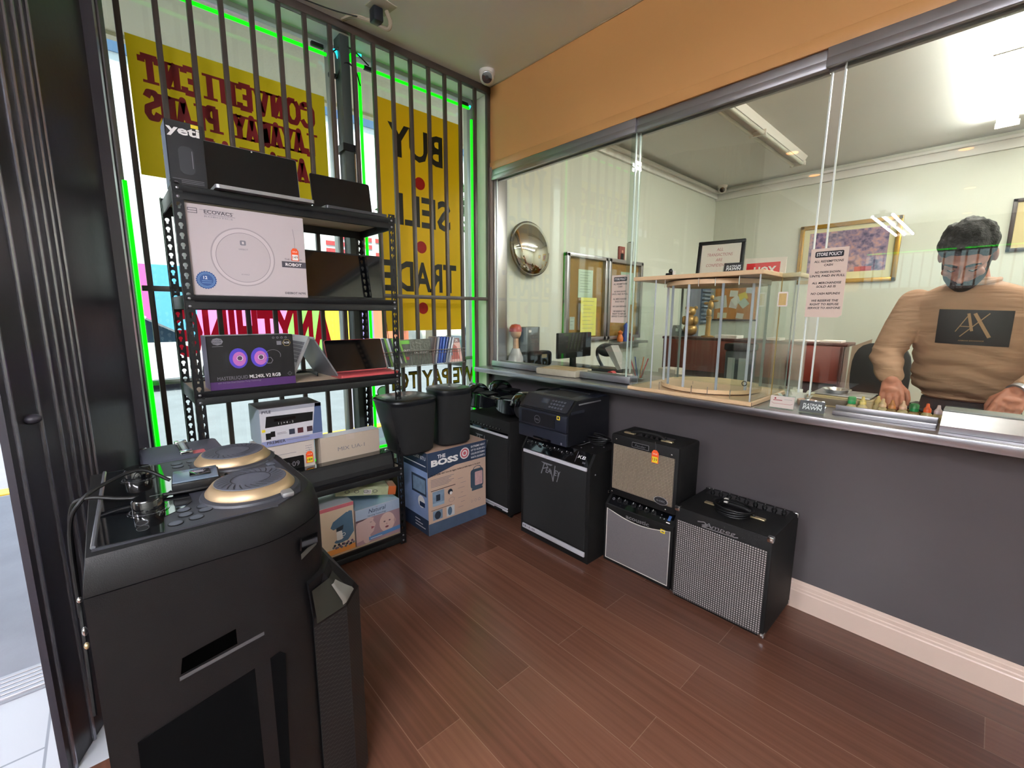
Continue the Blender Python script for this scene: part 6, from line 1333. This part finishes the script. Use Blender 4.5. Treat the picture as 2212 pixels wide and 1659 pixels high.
b = B(); b.M = Matrix.Translation((.245, -.985, 2.965)); b.box((-.03, -.035, -.07), (.03, .02, 0), mat('plug_dark', '#20242c', .4), .008); b.build('plug', t, 'dark plug'); b = B(); b.tube(bez([(.28, -.95, 2.955), (.29, -.935, 2.90), (.26, -.94, 2.88), (.20, -.99, 2.92), (.12, -1.06, 2.955), (.03, -1.09, 2.967)], 8), .011, mat('beige_conduit', '#a59a86', .5), 8); b.tube(bez([(.16, -1.02, 2.945), (.10, -1.15, 2.952), (.06, -1.3, 2.962), (.03, -1.5, 2.966)], 8), .003, black, 6); b.build('cord', t)
b = B(); b.tube([(0.0, -.004, 2.966), (2.6, -.004, 2.966)], .004, mat('beige_cable', '#a89878', .6), 6); rebase(tag(b.build('cable'), 'thin beige cable tacked along the top of the ochre wall', 'cable'), (1.3, 0, 2.96))
# ------------------------------------------------------------------ the man behind the glass
def remeshed(b, name, parent, voxel, m, smooth=6, label=None):
    o = b.build(name+'_raw'); md = o.modifiers.new('r', 'REMESH'); md.mode = 'VOXEL'; md.voxel_size = voxel
    if smooth: sm = o.modifiers.new('s', 'SMOOTH'); sm.iterations = smooth; sm.factor = .5
    dg = bpy.context.evaluated_depsgraph_get(); me = bpy.data.meshes.new_from_object(o.evaluated_get(dg)); bpy.data.objects.remove(o)
    me.name = name; me.materials.clear(); me.materials.append(m); me.polygons.foreach_set('use_smooth', [True]*len(me.polygons)); me.polygons.foreach_set('material_index', [0]*len(me.polygons))
    n = bpy.data.objects.new(name, me); COL.objects.link(n)
    if parent is not None: adopt(n, parent)
    if label: n['label'] = label
    return n
def limb(b, P, rs, m, n=18):
    """tapered tube with round ends"""
    b.tube(P, rs, m, n); b.ell(tuple(P[0]), (rs[0],)*3, m, n, 10); b.ell(tuple(P[-1]), (rs[-1],)*3, m, n, 10)
man = thing('man', 'bearded man in a tan sweatshirt with black chest print looking down behind the glass', 'person', (2.62, .75, 0))
man.name = 'person'
WM['person'] = WM.get('man', Matrix.Translation((2.62, .75, 0)))
S1 = mat('sweat_tan', '#b38c72', .85, vary=.07, vscale=14)
# fabric folds
nt = S1.node_tree; tc = nt.nodes.new('ShaderNodeTexCoord'); mp = nt.nodes.new('ShaderNodeMapping'); mp.inputs['Scale'].default_value = (3.5, 3.5, 15); mp.inputs['Rotation'].default_value = (0, .25, 0)
nn = nt.nodes.new('ShaderNodeTexNoise'); nn.inputs['Scale'].default_value = 1; nn.inputs['Detail'].default_value = 2.5; nn.inputs['Distortion'].default_value = .8; bp = nt.nodes.new('ShaderNodeBump'); bp.inputs['Strength'].default_value = .75; bp.inputs['Distance'].default_value = .035
nt.links.new(tc.outputs['Object'], mp.inputs[0]); nt.links.new(mp.outputs[0], nn.inputs['Vector']); nt.links.new(nn.outputs['Fac'], bp.inputs['Height']); nt.links.new(bp.outputs['Normal'], nt.nodes['Principled BSDF'].inputs['Normal'])
hairm = mat('hair_black', '#0b0a0a', .65, spec=.3, vary=.3, vscale=60, bump=1, bscale=150); beardm = mat('beard_dark', '#2a1c18', .8, vary=.3, vscale=80, bump=.8, bscale=260)
jean = mat('jeans', '#1e2430', .8, vary=.15)
def V(x, y, z): return Vector((x, y, z))
# joints
HIP = V(2.66, .62, .92); CH = V(2.63, .50, 1.28); NK = V(2.62, .47, 1.47)
SR, SLf = V(2.445, .49, 1.415), V(2.82, .49, 1.415)
ER, EL = V(2.375, .40, 1.165), V(2.93, .45, 1.16)
WR, WL = V(2.425, .245, 1.06), V(2.785, .235, 1.065)
# head frame: looks down and forward
HC = V(2.588, .366, 1.592)
fwd = V(-.05, -.67, -.72).normalized(); upv = V(-.02, -.72, .68); upv = (upv-fwd*upv.dot(fwd)).normalized(); rgt = fwd.cross(upv)
HM = Matrix(((rgt.x, -fwd.x, upv.x, HC.x), (rgt.y, -fwd.y, upv.y, HC.y), (rgt.z, -fwd.z, upv.z, HC.z), (0, 0, 0, 1)))  # local: x right, -y face, z crown
def HP(x, y, z): return HM @ V(x, y, z)
body = B()
def head(b, k=0.0):
    b.M = HM
    b.ell((0, .015, .03), (.078+k, .098+k, .092+k), skin, 28, 18)      # skull
    b.ell((0, -.02, -.035), (.064+k, .074+k, .085+k), skin, 24, 16)    # face
    b.ell((0, .012, -.035), (.071+k, .062+k, .068+k), skin, 24, 16); b.ell((0, -.025, .012), (.070+k, .068+k, .050+k), skin, 24, 14)
    b.ell((0, -.045, -.098), (.038+k, .036+k, .026+k), skin, 20, 12)   # chin
    b.M = I4
head(body)
body.M = HM
body.loft([[(w*1, y, z) for w, y in ((-hw, yb), (0, yf), (hw, yb), (0, yb+.03))] for hw, yf, yb, z in ((.008, -.092, -.07, .018), (.010, -.106, -.075, -.012), (.016, -.120, -.08, -.038), (.015, -.108, -.08, -.05))], skin)
body.ell((0, -.113, -.036), (.012, .012, .010), skin, 14, 8); body.ell((-.014, -.10, -.040), (.009, .010, .007), skin); body.ell((.014, -.10, -.040), (.009, .010, .007), skin)
for s_ in (-1, 1):
    body.ell((s_*.03, -.082, .022), (.022, .014, .009), skin, 16, 8)      # brow
    body.ell((s_*.045, -.068, -.028), (.020, .018, .018), skin, 14, 8)   # cheek
    body.ell((s_*.080, .015, -.015), (.009, .020, .032), skin, 16, 10)   # ear
body.ell((0, -.092, -.068), (.022, .010, .006), skin); body.ell((0, -.090, -.077), (.020, .010, .006), skin)
body.M = I4
limb(body, [NK+V(0, .03, -.04), HP(0, .045, -.07)], [.062, .056], skin)
# torso under the clothes, legs
body.loft([[(c.x+rx*math.cos(a), c.y+ry*math.sin(a), c.z) for a in [i*PI/12 for i in range(24)]] for c, rx, ry in ((HIP, .15, .11), (V(2.65, .56, 1.08), .14, .10), (CH, .16, .105), (V(2.625, .49, 1.42), .14, .09), (V(2.62, .485, 1.47), .07, .07))], skin)
limb(body, [SR, ER], [.048, .038], skin); limb(body, [ER, WR], [.038, .027], skin); limb(body, [SLf, EL], [.048, .038], skin); limb(body, [EL, WL], [.038, .027], skin)
for sx in (-.085, .085):
    limb(body, [HIP+V(sx, 0, -.04), V(2.66+sx*1.1, .66, .50), V(2.66+sx*1.2, .70, .09)], [.085, .055, .04], skin); body.box((2.66+sx*1.2-.045, .54, 0), (2.66+sx*1.2+.045, .78, .07), skin, .03, seg=3)
# hands: palm, four unequal fingers bent down, thumb from the side
def hand(b, W_, d, n_, side, curls, spread=1.0, thumbdir=None):
    """W_ wrist, d direction to knuckles, n_ back-of-hand normal, side +1: thumb on +cross side"""
    d = d.normalized(); n_ = (n_-d*n_.dot(d)).normalized(); s_ = d.cross(n_)*side
    kn = []
    for i, (o, L) in enumerate(((-.030, .078), (-.010, .088), (.011, .086), (.031, .080))):
        kn.append(W_+d*L+s_*o)
    for i, K in enumerate(kn):
        b.tube([W_+s_*(-.018+.012*i), K], [.016, .0125], skin, 14); b.ell(tuple(K), (.0128,)*3, skin, 12, 8)
    b.ell(tuple(W_+d*.045), (.03, .03, .017), skin, 18, 10)
    for i, (K, Ls) in enumerate(zip(kn, ((.030, .019, .016), (.038, .024, .018), (.042, .027, .019), (.037, .023, .018)))):
        p = K; cu = curls[i]; dir_ = d.copy(); pts = [p]; rr = [.0105, .0095, .0085, .0068]
        ang = 0
        for j, L in enumerate(Ls):
            ang += cu[j]; q = Matrix.Rotation(R(ang)*1, 3, s_*side) @ d if False else (d*math.cos(R(ang))-n_*math.sin(R(ang)))
            p = p+(q+s_*(.06*(i-1.5)*spread)).normalized()*L; pts.append(p)
        b.tube(pts, rr, skin, 12)
        for q, r_ in zip(pts, rr): b.ell(tuple(q), (r_,)*3, skin, 12, 8)
    T0 = W_+s_*.022+d*.018-n_*.004; T1 = T0+(s_*.6+d*.65-n_*.35).normalized()*.038; T2 = T1+(d*.75+s_*.1-n_*.6).normalized()*.030; T3 = T2+(d*.6-s_*.25-n_*.7).normalized()*.024
    b.tube([T0, T1, T2, T3], [.016, .0125, .0105, .008], skin, 12)
    for q, r_ in ((T0, .016), (T1, .0125), (T2, .0105), (T3, .008)): b.ell(tuple(q), (r_,)*3, skin, 12, 8)
    return kn
hand(body, WR, V(.12, -.55, -.50), V(-.1, -.6, .75), -1, [(25, 40, 25), (22, 42, 30), (18, 40, 30), (10, 30, 22)])
hand(body, WL, V(-.18, -.55, -.48), V(.15, -.6, .75), 1, [(25, 40, 25), (25, 42, 30), (20, 40, 30), (12, 30, 22)])
bd = remeshed(body, 'body', man, .0036, skin, 3)
# sweatshirt
sw = B(); n_ = 32
def ringt(c, rx, ry, p=.85): return [(c[0]+rx*math.copysign(abs(math.cos(a))**p, math.cos(a)), c[1]+ry*math.copysign(abs(math.sin(a))**p, math.sin(a)), c[2]+(c[3] if len(c) > 3 else 0)*math.sin(a)) for a in [i*2*PI/n_ for i in range(n_)]]
sw.loft([ringt((2.66, .60, .980), .158, .135), ringt((2.66, .60, .988), .166, .142), ringt((2.655, .59, 1.012), .170, .146), ringt((2.655, .585, 1.022), .186, .158), ringt((2.65, .57, 1.05), .192, .165), ringt((2.645, .55, 1.15), .188, .16), ringt((2.635, .52, 1.27), .196, .148), ringt((2.63, .505, 1.36), .200, .135), ringt((2.63, .495, 1.415), .193, .118), ringt((2.628, .492, 1.445), .165, .105), ringt((2.625, .49, 1.472), .118, .092), ringt((2.62, .485, 1.49), .075, .078), ringt((2.62, .478, 1.505), .068, .072)], S1)
for S_, E_, W_ in ((SR, ER, WR), (SLf, EL, WL)):
    limb(sw, [S_+V(0, 0, -.018), S_.lerp(E_, .5), E_], [.069, .066, .060], S1, 22); lw = E_.lerp(W_, .83)
    limb(sw, [E_, E_.lerp(W_, .45), E_.lerp(W_, .78)], [.060, .054, .046], S1, 22); sw.tube([E_.lerp(W_, .74), E_.lerp(W_, .76), E_.lerp(W_, .93), E_.lerp(W_, .95)], [.030, .041, .037, .03], S1, 22)
sh_ = remeshed(sw, 'sweatshirt', man, .008, S1, 5)
# sculpt soft folds so the cloth sags at the waist and elbows
for v in sh_.data.vertices:
    x, y, z = v.co; f = 0
    if z < 1.24 and x > 2.46 and x < 2.84: f = .006*math.sin(z*95+x*14+math.sin(x*21)*1.3)*min(1, (1.26-z)*7)*(1 if z > .99 else .2)
    elif x < 2.46 and z < 1.2: f = .004*math.sin((z*110)+x*30)
    c = Vector((2.65, .56, z)); d = Vector((x, y, z))-c; d.z = 0
    if d.length > 1e-4: v.co = v.co+d.normalized()*f
# chest print and neck rib
def on_chest(x, z):
    """front surface of the shirt at x, z"""
    t_ = max(0, min(1, (z-1.05)/.31)); ry = .165+(.135-.165)*t_; cy_ = .57+(.505-.57)*t_; rx = .196
    k = min(.98, abs(x-2.64)/rx); return cy_-ry*(1-k**(2/.85))**(.5*.85+.08)
dg = bpy.context.evaluated_depsgraph_get()
from mathutils.bvhtree import BVHTree
bv = BVHTree.FromPolygons([v.co for v in sh_.data.vertices], [p.vertices for p in sh_.data.polygons])
def project(bld, off):
    out = []
    for x, y, z in bld.v:
        h = bv.ray_cast(Vector((x, -.5, z)), Vector((0, 1, 0))); out.append((x, (h[0].y if h[0] else .4)-off-y, z))
    bld.v = out; return bld
pp = B(); nx, nz = 30, 16; x0, x1, z0, z1 = 2.532, 2.748, 1.232, 1.375
vs_ = [(x0+(x1-x0)*i/nx, 0, z0+(z1-z0)*j/nz-.008*(i/nx)) for j in range(nz+1) for i in range(nx+1)]
pp.add(vs_, [(j*(nx+1)+i, j*(nx+1)+i+1, (j+1)*(nx+1)+i+1, (j+1)*(nx+1)+i) for j in range(nz) for i in range(nx)], mat('chest_print', '#1a1418', .5, vary=.3, vscale=12), True)
project(pp, .004); pp.build('chest_patch', sh_, 'black rectangular chest print')
pp = B(); tanl = mat('print_tan', '#b08a68', .7, vary=0)
def seg(x0_, z0_, x1_, z1_, w_, n=8):
    for i in range(n):
        a = i/n; c_ = (i+1)/n; xa, za, xb, zb_ = x0_+(x1_-x0_)*a, z0_+(z1_-z0_)*a, x0_+(x1_-x0_)*c_, z0_+(z1_-z0_)*c_
        d = math.hypot(x1_-x0_, z1_-z0_); px, pz = -(z1_-z0_)/d*w_/2, (x1_-x0_)/d*w_/2
        pp.add([(xa-px, 0, za-pz), (xb-px, 0, zb_-pz), (xb+px, 0, zb_+pz), (xa+px, 0, za+pz)], [(0, 1, 2, 3)], tanl)
seg(2.590, 1.282, 2.625, 1.355, .003); seg(2.622, 1.357, 2.638, 1.285, .009); seg(2.600, 1.305, 2.630, 1.303, .003); seg(2.640, 1.357, 2.690, 1.260, .011); seg(2.682, 1.357, 2.605, 1.262, .0035)
tv, tf, tw = textdata('ARMANI EXCHANGE', .01); k_ = .075/tw
pp.add([(2.602+a*k_, 0, 1.243+c_*k_*.9) for a, c_ in tv], tf, tanl); project(pp, .0055); pp.build('chest_lettering', sh_, 'tan monogram lettering')
b = B(); b.tube([(2.62+.072*math.cos(a), .475+.075*math.sin(a)-.008, 1.497-.018*max(0, -math.sin(a))) for a in [i*2*PI/32 for i in range(33)]], .009, S1, 10); b.build('neck_rib', sh_)
b = B()
b.loft([[(2.66+rx*math.cos(a), .61+ry*math.sin(a), z) for a in [i*2*PI/24 for i in range(24)]] for z, rx, ry in ((.78, .175, .13), (.90, .168, .13), (.97, .160, .125), (.975, .150, .12))], jean)
for sx in (-.088, .088): b.tube([(2.66+sx, .61, .82), (2.66+sx*1.1, .655, .50), (2.66+sx*1.2, .695, .06)], [.095, .078, .07], jean, 18)
b.build('jeans', man)
# hair, beard, brows, eyes
h = B(); h.M = HM; rings = []
for k in range(11):
    a = R(-22+112*k/10); r_ = math.cos(a); z = math.sin(a)
    ring = []
    for i in range(36):
        t_ = 2*PI*i/36; fx, fy = math.cos(t_), math.sin(t_)
        lift = max(0, -fy)**2*.070*(1-max(0, z))**1.6          # hairline rises at the forehead
        zz = z*.104+.035+lift; w_ = ((.90, .95, .985)[k] if k < 3 else 1)+.03*math.sin(7*t_+k)+.02*math.sin(13*t_)
        ring.append((fx*.091*r_*w_, .020+fy*.114*r_*w_, zz+(.006*math.sin(5*t_+k) if k > 4 else 0)))
    rings.append(ring)
h.loft(rings, hairm); h.ell((0, .012, .118), (.05, .06, .024), hairm)
hr = remeshed(h, 'hair', man, .004, hairm, 2, 'short thick black hair')
from mathutils import noise as mno
HI = HM.inverted()
for v in hr.data.vertices:
    q = HI @ v.co; d = (v.co-HC).normalized(); v.co = v.co+d*(.005*mno.noise(Vector((q.x*90, q.y*22, q.z*60)))+.004*mno.noise(Vector((q.x*28, q.y*14, 3))))
b = B(); b.M = HM; g = []
for z, w_, yf, yb in ((-.012, .0735, -.040, .016), (-.045, .071, -.052, .012), (-.062, .069, -.080, .0), (-.080, .063, -.094, -.006), (-.098, .053, -.097, -.012), (-.114, .040, -.090, -.018), (-.126, .022, -.076, -.03)):
    g.append([(w_*1.04*math.sin(a), yb+(yf-.006-yb)*math.cos(a)**.8 if abs(a) < PI/2-.01 else yb, z+(.030*(1-math.cos(a)) if z > -.07 else 0)) for a in [R(-89+178*i/24) for i in range(25)]])
b.loft(g, beardm, caps=False, closed=False); b.tube([(.030*math.sin(a), -.104-.002*math.cos(a)+.012*abs(math.sin(a)), -.058-.010*abs(math.sin(a))) for a in [R(-85+170*i/10) for i in range(11)]], .0085, beardm, 8)
b.build('beard', man, 'short dark beard and moustache')
b = B(); b.M = HM
for s_ in (-1, 1): b.tube([(s_*.012, -.096, .024), (s_*.032, -.094, .031), (s_*.052, -.078, .022)], [.004, .005, .003], hairm, 8)
b.build('eyebrows', man)
b = B(); b.M = HM
for s_ in (-1, 1): b.ell((s_*.031, -.078, .002), (.013, .010, .008), skin, 14, 8); b.tube([(s_*.019, -.088, -.002), (s_*.031, -.0905, -.006), (s_*.043, -.083, -.003)], .0016, hairm, 6); b.ell((s_*.031, -.0815, -.0045), (.009, .007, .004), mat('eye_white', '#b8a8a0', .3, vary=0), 12, 8)
b.build('eyes', man)
b = B(); c = EL.lerp(WL, .98); d = (WL-EL).normalized(); M_ = Matrix.Translation(c) @ d.to_track_quat('Z', 'Y').to_matrix().to_4x4(); b.lathe([(.031, -.010), (.034, -.010), (.034, .010), (.031, .010)], silver, 24, M=M_); b.build('wristwatch', man, 'silver wristwatch')
